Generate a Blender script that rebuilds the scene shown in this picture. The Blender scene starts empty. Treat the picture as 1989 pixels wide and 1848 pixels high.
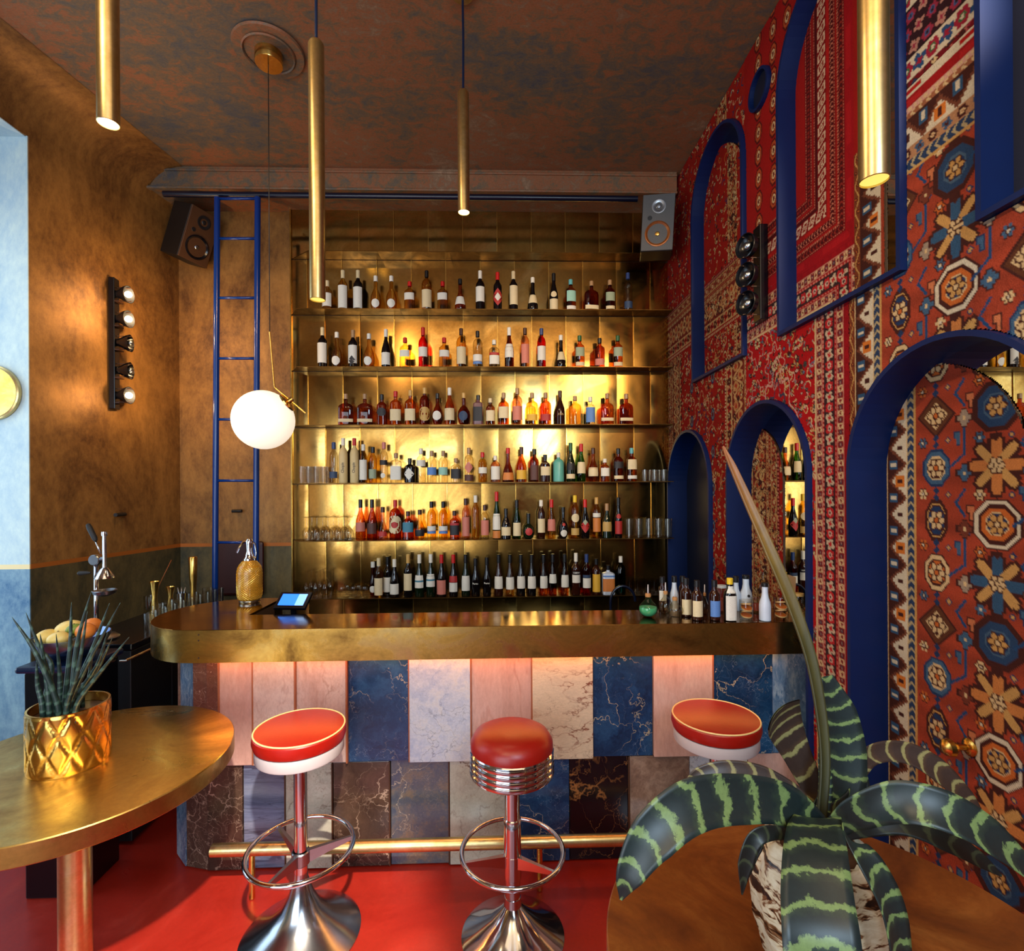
import bpy, bmesh, math, random
import numpy as np
from mathutils import Vector, Matrix
PI = math.pi
random.seed(7); np.random.seed(7)
S = bpy.context.scene
COL = S.collection

# ------------------------------------------------------------------ camera
YAW = math.radians(1.66); ROLL = .006; FPX = 1000.0
CAMP = Vector((0, 0, 1.72))
FW = Vector((math.sin(YAW), math.cos(YAW), 0))
_r0 = Vector((math.cos(YAW), -math.sin(YAW), 0)); _u0 = Vector((0, 0, 1))
RT = _r0 * math.cos(ROLL) - _u0 * math.sin(ROLL)
UP = _u0 * math.cos(ROLL) + _r0 * math.sin(ROLL)
cd = bpy.data.cameras.new('camera'); cam = bpy.data.objects.new('camera', cd); COL.objects.link(cam)
cd.sensor_width = 36; cd.lens = 36 * FPX / 1989; cd.shift_y = 26 / 1989; cd.clip_start = .02; cd.clip_end = 60
m = Matrix((RT, UP, -FW)).transposed().to_4x4(); m.translation = CAMP
cam.matrix_world = m
S.camera = cam

def at(px, py, X=None, Y=None, Z=None):
    """point of the room seen at a photo pixel, on the plane x=X, y=Y or z=Z"""
    d = FW + RT * ((px - 994.5) / FPX) + UP * ((950 - py) / FPX)
    t = (X - CAMP.x) / d.x if X is not None else (Y - CAMP.y) / d.y if Y is not None else (Z - CAMP.z) / d.z
    return CAMP + d * t

# ------------------------------------------------------------------ world, lights, exposure
S.view_settings.view_transform = 'Standard'; S.view_settings.look = 'None'
S.view_settings.gamma = 1; S.view_settings.exposure = 0.0; S.view_settings.use_curve_mapping = False
W = bpy.data.worlds.new('world'); S.world = W; W.use_nodes = True
W.node_tree.nodes['Background'].inputs[0].default_value = (.55, .72, 1, 1)
W.node_tree.nodes['Background'].inputs[1].default_value = .6
S.cycles.max_bounces = 8; S.cycles.diffuse_bounces = 3; S.cycles.glossy_bounces = 5
S.cycles.transmission_bounces = 8; S.cycles.transparent_max_bounces = 40
S.cycles.sample_clamp_indirect = 4.0; S.cycles.sample_clamp_direct = 30
S.cycles.caustics_reflective = False; S.cycles.caustics_refractive = False
S.cycles.use_denoising = True

def light(name, kind, loc, power, color, aim=None, size=.1, size_y=None, spot=60, blend=.5):
    l = bpy.data.lights.new(name, kind); o = bpy.data.objects.new(name, l); COL.objects.link(o)
    l.energy = power; l.color = color; o.location = loc
    if kind == 'AREA':
        l.size = size
        if size_y: l.shape = 'RECTANGLE'; l.size_y = size_y
    else: l.shadow_soft_size = size
    if kind == 'SPOT': l.spot_size = math.radians(spot); l.spot_blend = blend
    if aim is not None:
        o.rotation_euler = (Vector(aim) - Vector(loc)).to_track_quat('-Z', 'Y').to_euler()
    return o
WARM = (1, .62, .28); WARM2 = (1, .72, .42); COOL = (.62, .82, 1)
# daylight through the street window behind the camera and through the window in the left wall
light('street_window_daylight', 'AREA', (.75, -1.45, 2.85), 70, COOL, (-.9, 2.2, .4), .9, 1.3)
light('spot_table_floor', 'SPOT', (.35, -.72, 3.82), 1700, (1, .88, .76), (-1.02, 1.82, 0), .05, spot=22, blend=.5)
light('shop_window_daylight', 'AREA', (-1.75, -1.52, 1.62), 92, (.80, .90, 1), (-1.75, 2.2, 1.62), 2.5, 2.4)
light('side_window_daylight', 'AREA', (-3.15, 2.1, 2.0), 25, (.66, .85, 1), (-.5, 2.1, 1.7), 1.2, 2.6)
# ceiling spots of the room, behind the camera, thrown on the bottle wall
light('spot_bottle_wall', 'SPOT', (1.28, .75, 3.15), 170, WARM2, (.62, 3.9, 2.55), .05, spot=48, blend=.9)
light('spot_bottle_wall_b', 'SPOT', (-1.3, .6, 3.6), 60, WARM2, (-.55, 3.9, 2.2), .05, spot=60, blend=.8)
light('spot_rug_wall', 'SPOT', (-1.2, 1.3, 3.7), 115, WARM2, (1.3, 2.5, 2.3), .05, spot=85, blend=.9)
light('spot_rug_wall_b', 'SPOT', (-.9, -.2, 3.6), 85, WARM2, (1.3, 1.5, 1.3), .08, spot=80, blend=.9)
light('spot_left_wall', 'SPOT', (-.7, 1.8, 3.6), 70, WARM, (-2.45, 3.3, 2.2), .06, spot=80, blend=.9)
light('spot_bar_front', 'SPOT', (.3, -.5, 3.7), 36, WARM2, (.1, 2.3, .6), .1, spot=60, blend=.9)
light('warm_ceiling_area', 'AREA', (0, .2, 3.9), 26, WARM2, (0, .9, 0), 2.4, 2.2)  # unseen broad warm light under the ceiling, without a fixture

# ------------------------------------------------------------------ object helpers
def tag(o, label=None, cat=None, group=None, kind=None):
    if label: o['label'] = label
    if cat: o['category'] = cat
    if group: o['group'] = group
    if kind: o['kind'] = kind
    return o
def thing(name, label, cat, loc=(0, 0, 0), rz=0, group=None):
    o = bpy.data.objects.new(name, None); COL.objects.link(o); o.location = loc; o.rotation_euler = (0, 0, rz)
    o.empty_display_size = .05
    return tag(o, label, cat, group)
def link(name, me, parent=None, loc=None):
    o = bpy.data.objects.new(name, me); COL.objects.link(o)
    if parent is not None: o.parent = parent
    if loc is not None: o.location = loc
    return o
def copy_tree(o, parent=None, loc=None, rz=None, label=None, group=None):
    c = o.copy(); COL.objects.link(c); c.parent = parent
    if loc is not None: c.location = loc
    if rz is not None: c.rotation_euler = (0, 0, rz)
    if label: c['label'] = label
    if group: c['group'] = group
    for ch in list(o.children): copy_tree(ch, c)
    return c

class MB:
    def __init__(s): s.v = []; s.f = []; s.sm = []
    def add(s, vs, fs, smooth=False):
        n = len(s.v); s.v += [tuple(v) for v in vs]
        s.f += [tuple(i + n for i in f) for f in fs]; s.sm += [smooth] * len(fs); return s
    def box(s, x0, x1, y0, y1, z0, z1, bev=0):
        if x0 > x1: x0, x1 = x1, x0
        if y0 > y1: y0, y1 = y1, y0
        if z0 > z1: z0, z1 = z1, z0
        if bev <= 0:
            vs = [(x, y, z) for z in (z0, z1) for y in (y0, y1) for x in (x0, x1)]
            fs = [(0, 2, 3, 1), (4, 5, 7, 6), (0, 1, 5, 4), (2, 6, 7, 3), (0, 4, 6, 2), (1, 3, 7, 5)]
            return s.add(vs, fs)
        b = bev; bm = bmesh.new()
        bmesh.ops.create_cube(bm, size=1)
        for v in bm.verts:
            v.co = ((x0 + x1) / 2 + v.co.x * (x1 - x0), (y0 + y1) / 2 + v.co.y * (y1 - y0), (z0 + z1) / 2 + v.co.z * (z1 - z0))
        bmesh.ops.bevel(bm, geom=bm.edges[:], offset=b, segments=2, affect='EDGES', profile=.5)
        bm.verts.index_update()
        s.add([v.co[:] for v in bm.verts], [[v.index for v in f.verts] for f in bm.faces]); bm.free(); return s
    def tube(s, pts, rad, n=12, cap=True, closed=False):
        pts = [Vector(p) for p in pts]; k = len(pts)
        rads = rad if isinstance(rad, (list, tuple)) else [rad] * k
        vs = []; prev = None
        for i, p in enumerate(pts):
            if closed: t = pts[(i + 1) % k] - pts[i - 1]
            else: t = pts[min(i + 1, k - 1)] - pts[max(i - 1, 0)]
            t.normalize()
            if prev is None:
                a = Vector((0, 0, 1)) if abs(t.z) < .9 else Vector((1, 0, 0))
                nrm = t.cross(a).normalized()
            else:
                nrm = (prev - t * prev.dot(t)).normalized()
            prev = nrm; bn = t.cross(nrm)
            for j in range(n):
                A = 2 * PI * j / n
                vs.append(p + (nrm * math.cos(A) + bn * math.sin(A)) * rads[i])
        fs = []
        for i in range(k if closed else k - 1):
            for j in range(n):
                a = i * n + j; b = i * n + (j + 1) % n; i2 = (i + 1) % k
                fs.append((a, b, i2 * n + (j + 1) % n, i2 * n + j))
        s.add(vs, fs, True)
        if cap and not closed:
            s.add(vs[:n], [tuple(range(n))[::-1]]); s.add(vs[-n:], [tuple(range(n))])
        return s
    def lathe(s, prof, n=24, c=(0, 0, 0), sx=1, sy=1, pw=2, smooth=True):
        vs = []
        for r, z in prof:
            for j in range(n):
                A = 2 * PI * j / n; ca, sa = math.cos(A), math.sin(A)
                if pw != 2:
                    q = (abs(ca) ** pw + abs(sa) ** pw) ** (-1 / pw); ca *= q; sa *= q
                vs.append((c[0] + r * sx * ca, c[1] + r * sy * sa, c[2] + z))
        fs = []
        for i in range(len(prof) - 1):
            for j in range(n):
                a = i * n + j; b = i * n + (j + 1) % n
                fs.append((a, b, b + n, a + n))
        return s.add(vs, fs, smooth)
    def prism(s, poly, z0, z1):
        n = len(poly)
        vs = [(x, y, z0) for x, y in poly] + [(x, y, z1) for x, y in poly]
        fs = [tuple(range(n))[::-1], tuple(range(n, 2 * n))] + [(i, (i + 1) % n, (i + 1) % n + n, i + n) for i in range(n)]
        return s.add(vs, fs)
    def xf(s, M, start=0):
        s.v[start:] = [tuple(M @ Vector(v)) for v in s.v[start:]]; return s
    def mesh(s, name, mat=None, fix=True, ang=.6):
        me = bpy.data.meshes.new(name); me.from_pydata(s.v, [], s.f)
        me.polygons.foreach_set('use_smooth', s.sm)
        if fix:
            bm = bmesh.new(); bm.from_mesh(me)
            bmesh.ops.remove_doubles(bm, verts=bm.verts[:], dist=1e-5)
            bmesh.ops.recalc_face_normals(bm, faces=bm.faces[:])
            for e in bm.edges:
                if len(e.link_faces) == 2 and e.calc_face_angle() > ang: e.smooth = False
            bm.to_mesh(me); bm.free()
        if mat: me.materials.append(mat)
        return me
    def obj(s, name, mat=None, parent=None, loc=None, fix=True, ang=.6):
        return link(name, s.mesh(name, mat, fix, ang), parent, loc)
def struct(name, mb, mat):
    return tag(mb.obj(name, mat) if isinstance(mb, MB) else link(name, mb), kind='structure')
def bez(pts, n=16):
    """Catmull-Rom through points"""
    P = [Vector(p) for p in pts]; P = [P[0] * 2 - P[1]] + P + [P[-1] * 2 - P[-2]]; out = []
    seg = len(P) - 3
    for i in range(n + 1):
        t = i / n * seg; k = min(int(t), seg - 1); t -= k
        a, b, c, d = P[k:k + 4]
        out.append(.5 * ((2 * b) + (c - a) * t + (2 * a - 5 * b + 4 * c - d) * t * t + (3 * b - a - 3 * c + d) * t ** 3))
    return out

# ------------------------------------------------------------------ materials
def lin(c):
    return tuple(((x / 255) / 12.92 if x / 255 <= .04045 else ((x / 255 + .055) / 1.055) ** 2.4) for x in c)
def mat0(name):
    m = bpy.data.materials.new(name); m.use_nodes = True
    return m, m.node_tree, m.node_tree.nodes['Principled BSDF']
def simple(name, c, rough=.5, metal=0, noise=.12, nscale=30, spec=.5, bump=0, coat=0):
    m, t, b = mat0(name); N = t.nodes.new; L = t.links.new
    tc = N('ShaderNodeTexCoord'); n = N('ShaderNodeTexNoise'); n.inputs['Scale'].default_value = nscale
    n.inputs['Detail'].default_value = 4
    L(tc.outputs['Object'], n.inputs['Vector'])
    mx = N('ShaderNodeMix'); mx.data_type = 'RGBA'
    a = lin(c); mx.inputs[6].default_value = (*[x * (1 - noise) for x in a], 1)
    mx.inputs[7].default_value = (*[min(1, x * (1 + noise)) for x in a], 1)
    L(n.outputs['Fac'], mx.inputs[0]); L(mx.outputs[2], b.inputs['Base Color'])
    b.inputs['Roughness'].default_value = rough; b.inputs['Metallic'].default_value = metal
    b.inputs['Specular IOR Level'].default_value = spec; b.inputs['Coat Weight'].default_value = coat
    if bump:
        bp = N('ShaderNodeBump'); bp.inputs['Strength'].default_value = bump; bp.inputs['Distance'].default_value = .003
        L(n.outputs['Fac'], bp.inputs['Height']); L(bp.outputs['Normal'], b.inputs['Normal'])
    return m
def ramp(t, pts):
    r = t.nodes.new('ShaderNodeValToRGB'); e = r.color_ramp.elements
    while len(e) > 1: e.remove(e[-1])
    e[0].position = pts[0][0]; e[0].color = (*lin(pts[0][1]), 1)
    for p, c in pts[1:]:
        x = e.new(p); x.color = (*lin(c), 1)
    return r
def gramp(t, pts):
    r = t.nodes.new('ShaderNodeValToRGB'); e = r.color_ramp.elements
    while len(e) > 1: e.remove(e[-1])
    e[0].position = pts[0][0]; e[0].color = (pts[0][1],) * 3 + (1,)
    for p, c in pts[1:]:
        x = e.new(p); x.color = (c, c, c, 1)
    return r
def mapping(t, scale=(1, 1, 1), rand=False, coord='Object'):
    N = t.nodes.new; L = t.links.new
    tc = N('ShaderNodeTexCoord'); mp = N('ShaderNodeMapping'); mp.inputs['Scale'].default_value = scale
    if rand:
        oi = N('ShaderNodeObjectInfo'); vm = N('ShaderNodeVectorMath'); vm.operation = 'SCALE'
        vm.inputs[0].default_value = (17, 31, 23); L(oi.outputs['Random'], vm.inputs['Scale'])
        va = N('ShaderNodeVectorMath'); L(tc.outputs[coord], va.inputs[0]); L(vm.outputs[0], va.inputs[1])
        L(va.outputs[0], mp.inputs['Vector'])
    else: L(tc.outputs[coord], mp.inputs['Vector'])
    return mp
def noise(t, vec, scale, detail=5, rough=.6, dist=0):
    n = t.nodes.new('ShaderNodeTexNoise'); n.inputs['Scale'].default_value = scale
    n.inputs['Detail'].default_value = detail; n.inputs['Roughness'].default_value = rough
    n.inputs['Distortion'].default_value = dist; t.links.new(vec, n.inputs['Vector']); return n
def mix(t, f, a, b, mode='MIX'):
    m = t.nodes.new('ShaderNodeMix'); m.data_type = 'RGBA'; m.blend_type = mode
    for i, x in ((0, f), (6, a), (7, b)):
        if isinstance(x, (int, float)): m.inputs[i].default_value = x
        elif isinstance(x, tuple): m.inputs[i].default_value = (*lin(x), 1)
        else: t.links.new(x, m.inputs[i])
    return m.outputs[2]
def patina(name, c0, c1, c2, r0=.18, r1=.45, scale=3, fine=60, rand=True, stretch=(1, 1, 1), metal=1.0):
    m, t, b = mat0(name); L = t.links.new
    mp = mapping(t, stretch, rand)
    n1 = noise(t, mp.outputs[0], scale, 6, .62, 1.2); n2 = noise(t, mp.outputs[0], fine, 3, .7)
    r = ramp(t, [(.3, c0), (.5, c1), (.68, c2)]); L(n1.outputs['Fac'], r.inputs[0])
    g = gramp(t, [(.3, .78), (.7, 1)]); L(n2.outputs['Fac'], g.inputs[0])
    L(mix(t, .8, r.outputs[0], g.outputs[0], 'MULTIPLY'), b.inputs['Base Color'])
    q = gramp(t, [(.3, r1), (.65, r0)]); L(n1.outputs['Fac'], q.inputs[0]); L(q.outputs[0], b.inputs['Roughness'])
    b.inputs['Metallic'].default_value = metal
    bp = t.nodes.new('ShaderNodeBump'); bp.inputs['Strength'].default_value = .03; bp.inputs['Distance'].default_value = .0004
    L(n2.outputs['Fac'], bp.inputs['Height']); L(bp.outputs[0], b.inputs['Normal'])
    return m
M = {}
M['brass_sheet'] = patina('brass_sheet', (138, 94, 42), (186, 140, 70), (214, 174, 102), .10, .26, 1.8)
M['brass_shelf'] = patina('brass_shelf', (70, 46, 20), (104, 72, 34), (136, 98, 50), .3, .5, 4)
M['brass_bar'] = patina('brass_bar', (100, 66, 30), (190, 148, 72), (228, 198, 124), .2, .42, 2.6, rand=False)
M['brass_top'] = patina('brass_top', (146, 100, 44), (176, 128, 62), (200, 156, 84), .07, .2, 2.4, rand=False)
M['brass_table'] = patina('brass_table', (150, 112, 54), (192, 154, 82), (216, 184, 110), .24, .42, 3.2, rand=False)
M['copper_table'] = patina('copper_table', (112, 54, 18), (146, 78, 28), (184, 112, 50), .36, .55, 3.4, rand=False, metal=.45)
M['brass_bright'] = patina('brass_bright', (214, 160, 70), (238, 190, 96), (250, 212, 122), .16, .3, 6)
M['brass_tube'] = patina('brass_tube', (206, 174, 110), (220, 192, 130), (230, 206, 150), .3, .36, 9)
M['chrome'] = simple('chrome', (208, 210, 214), .1, 1, .04)
M['steel'] = simple('steel', (150, 156, 164), .28, 1, .1)
M['pewter'] = simple('pewter', (176, 182, 190), .2, 1, .08, 8)
M['white_metal'] = simple('white_metal', (196, 186, 182), .35, .0, .05)
M['red_leather'] = simple('red_leather', (150, 20, 8), .36, 0, .12, 60, bump=.12)
M['red_side'] = simple('red_side', (160, 18, 12), .38, 0, .1, 60, bump=.1)
M['piping'] = simple('piping', (232, 196, 128), .4)
M['black'] = simple('black', (12, 12, 15), .5)
M['black_gloss'] = simple('black_gloss', (8, 10, 16), .2)
M['navy_gloss'] = simple('navy_gloss', (8, 26, 52), .22)
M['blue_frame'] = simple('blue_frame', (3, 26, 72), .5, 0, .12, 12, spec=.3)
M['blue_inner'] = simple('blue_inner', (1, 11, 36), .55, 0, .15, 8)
M['blue_ladder'] = simple('blue_ladder', (6, 48, 118), .22, 0, .08, 10)
M['dark_pipe'] = simple('dark_pipe', (6, 14, 36), .3, 0, .1)
M['mirror'] = simple('mirror', (240, 236, 226), .01, 1, .0)
M['cork'] = simple('cork', (176, 120, 66), .8, 0, .3, 200)
M['oxblood'] = simple('oxblood', (52, 16, 14), .4)
M['speaker_grey'] = simple('speaker_grey', (84, 82, 80), .6, 0, .12, 200)
M['speaker_brown'] = simple('speaker_brown', (70, 42, 20), .5)
M['paper_kraft'] = simple('paper_kraft', (196, 158, 118), .8)
M['rubber'] = simple('rubber', (20, 18, 18), .6)
M['walnut'] = simple('walnut', (70, 40, 20), .5)
def emit(name, c, s):
    m, t, b = mat0(name)
    b.inputs['Base Color'].default_value = (*lin(c), 1); b.inputs['Emission Color'].default_value = (*lin(c), 1)
    b.inputs['Emission Strength'].default_value = s
    tc = t.nodes.new('ShaderNodeTexCoord'); n = noise(t, tc.outputs['Object'], 3, 1)
    t.links.new(mix(t, n.outputs['Fac'], c, tuple(int(x * .97) for x in c)), b.inputs['Emission Color'])
    return m
M['globe'] = emit('globe', (252, 234, 208), .9)
M['bulb'] = emit('bulb', (255, 220, 170), 60)
M['bulb_soft'] = emit('bulb_soft', (255, 214, 120), 5)
M['lamp_lit'] = emit('lamp_lit', (255, 214, 130), 22)
M['lamp_mid'] = emit('lamp_mid', (255, 226, 110), 1.1)
M['led'] = emit('led', (255, 168, 84), 20)
M['screen'] = emit('screen', (40, 120, 250), 1.2)
M['screen_light'] = emit('screen_light', (130, 180, 255), 1.2)

def floor_mat():
    m, t, b = mat0('red_resin_floor'); L = t.links.new
    mp = mapping(t); n1 = noise(t, mp.outputs[0], 2.2, 6, .65, .6); n2 = noise(t, mp.outputs[0], 70, 3, .8)
    r = ramp(t, [(.3, (146, 28, 16)), (.55, (166, 38, 24)), (.75, (182, 60, 44))]); L(n1.outputs['Fac'], r.inputs[0])
    g = gramp(t, [(.35, .8), (.65, 1)]); L(n2.outputs['Fac'], g.inputs[0])
    L(mix(t, .7, r.outputs[0], g.outputs[0], 'MULTIPLY'), b.inputs['Base Color'])
    q = gramp(t, [(.3, .26), (.7, .46)]); L(n1.outputs['Fac'], q.inputs[0]); L(q.outputs[0], b.inputs['Roughness'])
    return m
M['floor'] = floor_mat()
def ceiling_mat():
    m, t, b = mat0('aged_copper_plaster'); L = t.links.new
    mp = mapping(t, (1, 1.6, 1)); n1 = noise(t, mp.outputs[0], .8, 6, .6, .5); n2 = noise(t, mp.outputs[0], 11, 10, .82, .6); n3 = noise(t, mp.outputs[0], 80, 4, .8)
    r = ramp(t, [(.22, (84, 88, 94)), (.37, (112, 98, 82)), (.48, (136, 104, 72)), (.57, (172, 100, 60)), (.66, (144, 110, 80)), (.8, (180, 138, 104))])
    f = t.nodes.new('ShaderNodeMath'); f.operation = 'MULTIPLY_ADD'; L(n2.outputs['Fac'], f.inputs[0]); f.inputs[1].default_value = 1.3
    g = t.nodes.new('ShaderNodeMath'); g.operation = 'MULTIPLY_ADD'; L(n1.outputs['Fac'], g.inputs[0]); g.inputs[1].default_value = 1.1; g.inputs[2].default_value = -.695
    L(g.outputs[0], f.inputs[2]); L(f.outputs[0], r.inputs[0])
    q = gramp(t, [(.35, .6), (.7, 1)]); L(n3.outputs['Fac'], q.inputs[0])
    L(mix(t, .75, r.outputs[0], q.outputs[0], 'MULTIPLY'), b.inputs['Base Color'])
    b.inputs['Roughness'].default_value = .6; b.inputs['Metallic'].default_value = .1
    return m
M['ceiling'] = ceiling_mat()
def wall_mat(name, top0, top1, low0, low1, line, zd=1.32, metal=.35):
    m, t, b = mat0(name); L = t.links.new
    mp = mapping(t, (1, 1, .55)); n1 = noise(t, mp.outputs[0], 2.0, 7, .7, .8); n2 = noise(t, mp.outputs[0], 26, 6, .8)
    a = t.nodes.new('ShaderNodeMath'); a.operation = 'MULTIPLY_ADD'; L(n2.outputs['Fac'], a.inputs[0]); a.inputs[1].default_value = .5
    g = t.nodes.new('ShaderNodeMath'); g.operation = 'MULTIPLY_ADD'; L(n1.outputs['Fac'], g.inputs[0]); g.inputs[1].default_value = .9; g.inputs[2].default_value = -.2
    L(g.outputs[0], a.inputs[2])
    rt = ramp(t, [(.32, top0), (.68, top1)]); rl = ramp(t, [(.32, low0), (.68, low1)])
    L(a.outputs[0], rt.inputs[0]); L(a.outputs[0], rl.inputs[0])
    geo = t.nodes.new('ShaderNodeNewGeometry'); sp = t.nodes.new('ShaderNodeSeparateXYZ'); L(geo.outputs['Position'], sp.inputs[0])
    c1 = t.nodes.new('ShaderNodeMath'); c1.operation = 'GREATER_THAN'; L(sp.outputs['Z'], c1.inputs[0]); c1.inputs[1].default_value = zd
    c2 = t.nodes.new('ShaderNodeMath'); c2.operation = 'GREATER_THAN'; L(sp.outputs['Z'], c2.inputs[0]); c2.inputs[1].default_value = zd - .026
    x = mix(t, c2.outputs[0], rl.outputs[0], line); x = mix(t, c1.outputs[0], x, rt.outputs[0])
    L(x, b.inputs['Base Color']); b.inputs['Roughness'].default_value = .5; b.inputs['Metallic'].default_value = metal
    bp = t.nodes.new('ShaderNodeBump'); bp.inputs['Strength'].default_value = .25; bp.inputs['Distance'].default_value = .003
    L(n2.outputs['Fac'], bp.inputs['Height']); L(bp.outputs[0], b.inputs['Normal'])
    return m
M['plaster'] = wall_mat('bronze_plaster', (92, 58, 28), (176, 126, 64), (50, 52, 40), (116, 100, 62), (176, 100, 36))
M['jamb'] = wall_mat('daylit_blue_plaster', (150, 178, 196), (206, 220, 210), (44, 92, 130), (140, 172, 180), (226, 204, 150), metal=0)  # blue recess paint, with the cool daylight put into its colour too
def glassm(name, c, rough=.02, dark=.58, skin=.10, edge=.25):
    """thin tinted glass: see-through body, darker towards its edges, mirror-like skin"""
    m, t, b = mat0(name); L = t.links.new; N = t.nodes.new; t.nodes.remove(b)
    out = [n for n in t.nodes if n.type == 'OUTPUT_MATERIAL'][0]
    tc = N('ShaderNodeTexCoord'); n = noise(t, tc.outputs['Object'], 9, 1)
    base = mix(t, n.outputs['Fac'], c, tuple(int(x * .96) for x in c))
    lw = N('ShaderNodeLayerWeight'); lw.inputs['Blend'].default_value = .35
    g = gramp(t, [(edge, 1), (.95, dark)]); L(lw.outputs['Facing'], g.inputs[0])
    col = mix(t, 1.0, base, g.outputs[0], 'MULTIPLY')
    tr = N('ShaderNodeBsdfTransparent'); L(col, tr.inputs['Color'])
    gl = N('ShaderNodeBsdfGlossy'); gl.inputs['Roughness'].default_value = rough
    fr = gramp(t, [(.0, .04), (.6, skin), (.85, skin * 3), (1, min(.7, skin * 7))]); L(lw.outputs['Facing'], fr.inputs[0])
    mx = N('ShaderNodeMixShader'); L(fr.outputs[0], mx.inputs[0]); L(tr.outputs[0], mx.inputs[1]); L(gl.outputs[0], mx.inputs[2])
    L(mx.outputs[0], out.inputs['Surface']); return m
GL = {'clear': glassm('clear_glass', (246, 240, 226)), 'gold': glassm('pale_gold_glass', (244, 216, 140)),
      'amber': glassm('amber_spirit', (234, 166, 98)), 'damber': glassm('dark_amber_spirit', (204, 122, 66)),
      'yellow': glassm('yellow_spirit', (248, 214, 110)), 'pink': glassm('rose_spirit', (246, 208, 184)),
      'red': glassm('red_aperitif', (236, 70, 50)), 'green': glassm('green_glass', (110, 170, 84)),
      'teal': glassm('teal_glass', (90, 160, 144)), 'emerald': glassm('emerald_liquid', (90, 216, 160)),
      'dark': simple('dark_bottle_glass', (14, 9, 10), .06), 'dgreen': simple('dark_green_bottle_glass', (14, 26, 12), .06),
      'brown': simple('dark_brown_bottle_glass', (44, 16, 8), .06), 'frost': simple('frosted_glass', (214, 186, 130), .45),
      'turq': simple('turquoise_bottle', (96, 168, 152), .35), 'white': simple('white_painted_bottle', (206, 214, 226), .3),
      'mauve': simple('mauve_bottle', (110, 70, 74), .3), 'blue': simple('blue_bottle', (40, 60, 110), .3)}
M['glass'] = glassm('glassware', (253, 251, 246), .02, .30, .09, .5)
PC = {}
def paint(c, rough=.5):
    if (c, rough) not in PC:
        PC[(c, rough)] = simple('paint_%02x%02x%02x' % c, c, rough, 0, .08, 90)
    return PC[(c, rough)]
def labelm(c):
    k = ('lab', c)
    if k in PC: return PC[k]
    m, t, b = mat0('label_paper_%02x%02x%02x' % c); L = t.links.new
    mp = mapping(t, (60, 60, 190), True); n = noise(t, mp.outputs[0], 3.2, 2, .6)
    g = gramp(t, [(.60, 1), (.64, .45)]); L(n.outputs['Fac'], g.inputs[0])
    L(mix(t, .5, mix(t, 0.0, c, c), g.outputs[0], 'MULTIPLY'), b.inputs['Base Color'])
    b.inputs['Roughness'].default_value = .55; PC[k] = m; return m
def marble(name, a, bcol, cc, vein, vs=5, vw=.03, dist=.35, sc=3.0, vmix=.9, stretch=(1, 1, 1), rough=.22, second=None):
    m, t, b = mat0(name); L = t.links.new
    mp = mapping(t, stretch, True); n0 = noise(t, mp.outputs[0], 4, 5, .6)
    vm = t.nodes.new('ShaderNodeVectorMath'); vm.operation = 'MULTIPLY_ADD'
    L(n0.outputs['Color'], vm.inputs[0]); vm.inputs[1].default_value = (dist,) * 3; L(mp.outputs[0], vm.inputs[2])
    n1 = noise(t, vm.outputs[0], sc, 8, .68, .6)
    r = ramp(t, [(.3, a), (.5, bcol), (.7, cc)]); L(n1.outputs['Fac'], r.inputs[0])
    col = r.outputs[0]
    for k, (s_, w_, mx_) in enumerate([(vs, vw, vmix), (vs * 2.7, vw * .7, vmix * .6)]):
        vo = t.nodes.new('ShaderNodeTexVoronoi'); vo.feature = 'DISTANCE_TO_EDGE'; vo.inputs['Scale'].default_value = s_
        L(vm.outputs[0], vo.inputs['Vector'])
        g = gramp(t, [(0, 1), (w_, 0)]); L(vo.outputs['Distance'], g.inputs[0])
        n3 = noise(t, mp.outputs[0], 3.5 + 2 * k, 4); g2 = gramp(t, [(.42, 0), (.6, mx_)]); L(n3.outputs['Fac'], g2.inputs[0])
        mm = t.nodes.new('ShaderNodeMath'); mm.operation = 'MULTIPLY'; L(g.outputs[0], mm.inputs[0]); L(g2.outputs[0], mm.inputs[1])
        col = mix(t, mm.outputs[0], col, vein if k == 0 or second is None else second)
    n4 = noise(t, mp.outputs[0], 90, 3, .8); g4 = gramp(t, [(.35, .8), (.65, 1)]); L(n4.outputs['Fac'], g4.inputs[0])
    L(mix(t, .7, col, g4.outputs[0], 'MULTIPLY'), b.inputs['Base Color'])
    b.inputs['Roughness'].default_value = rough
    return m
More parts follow.
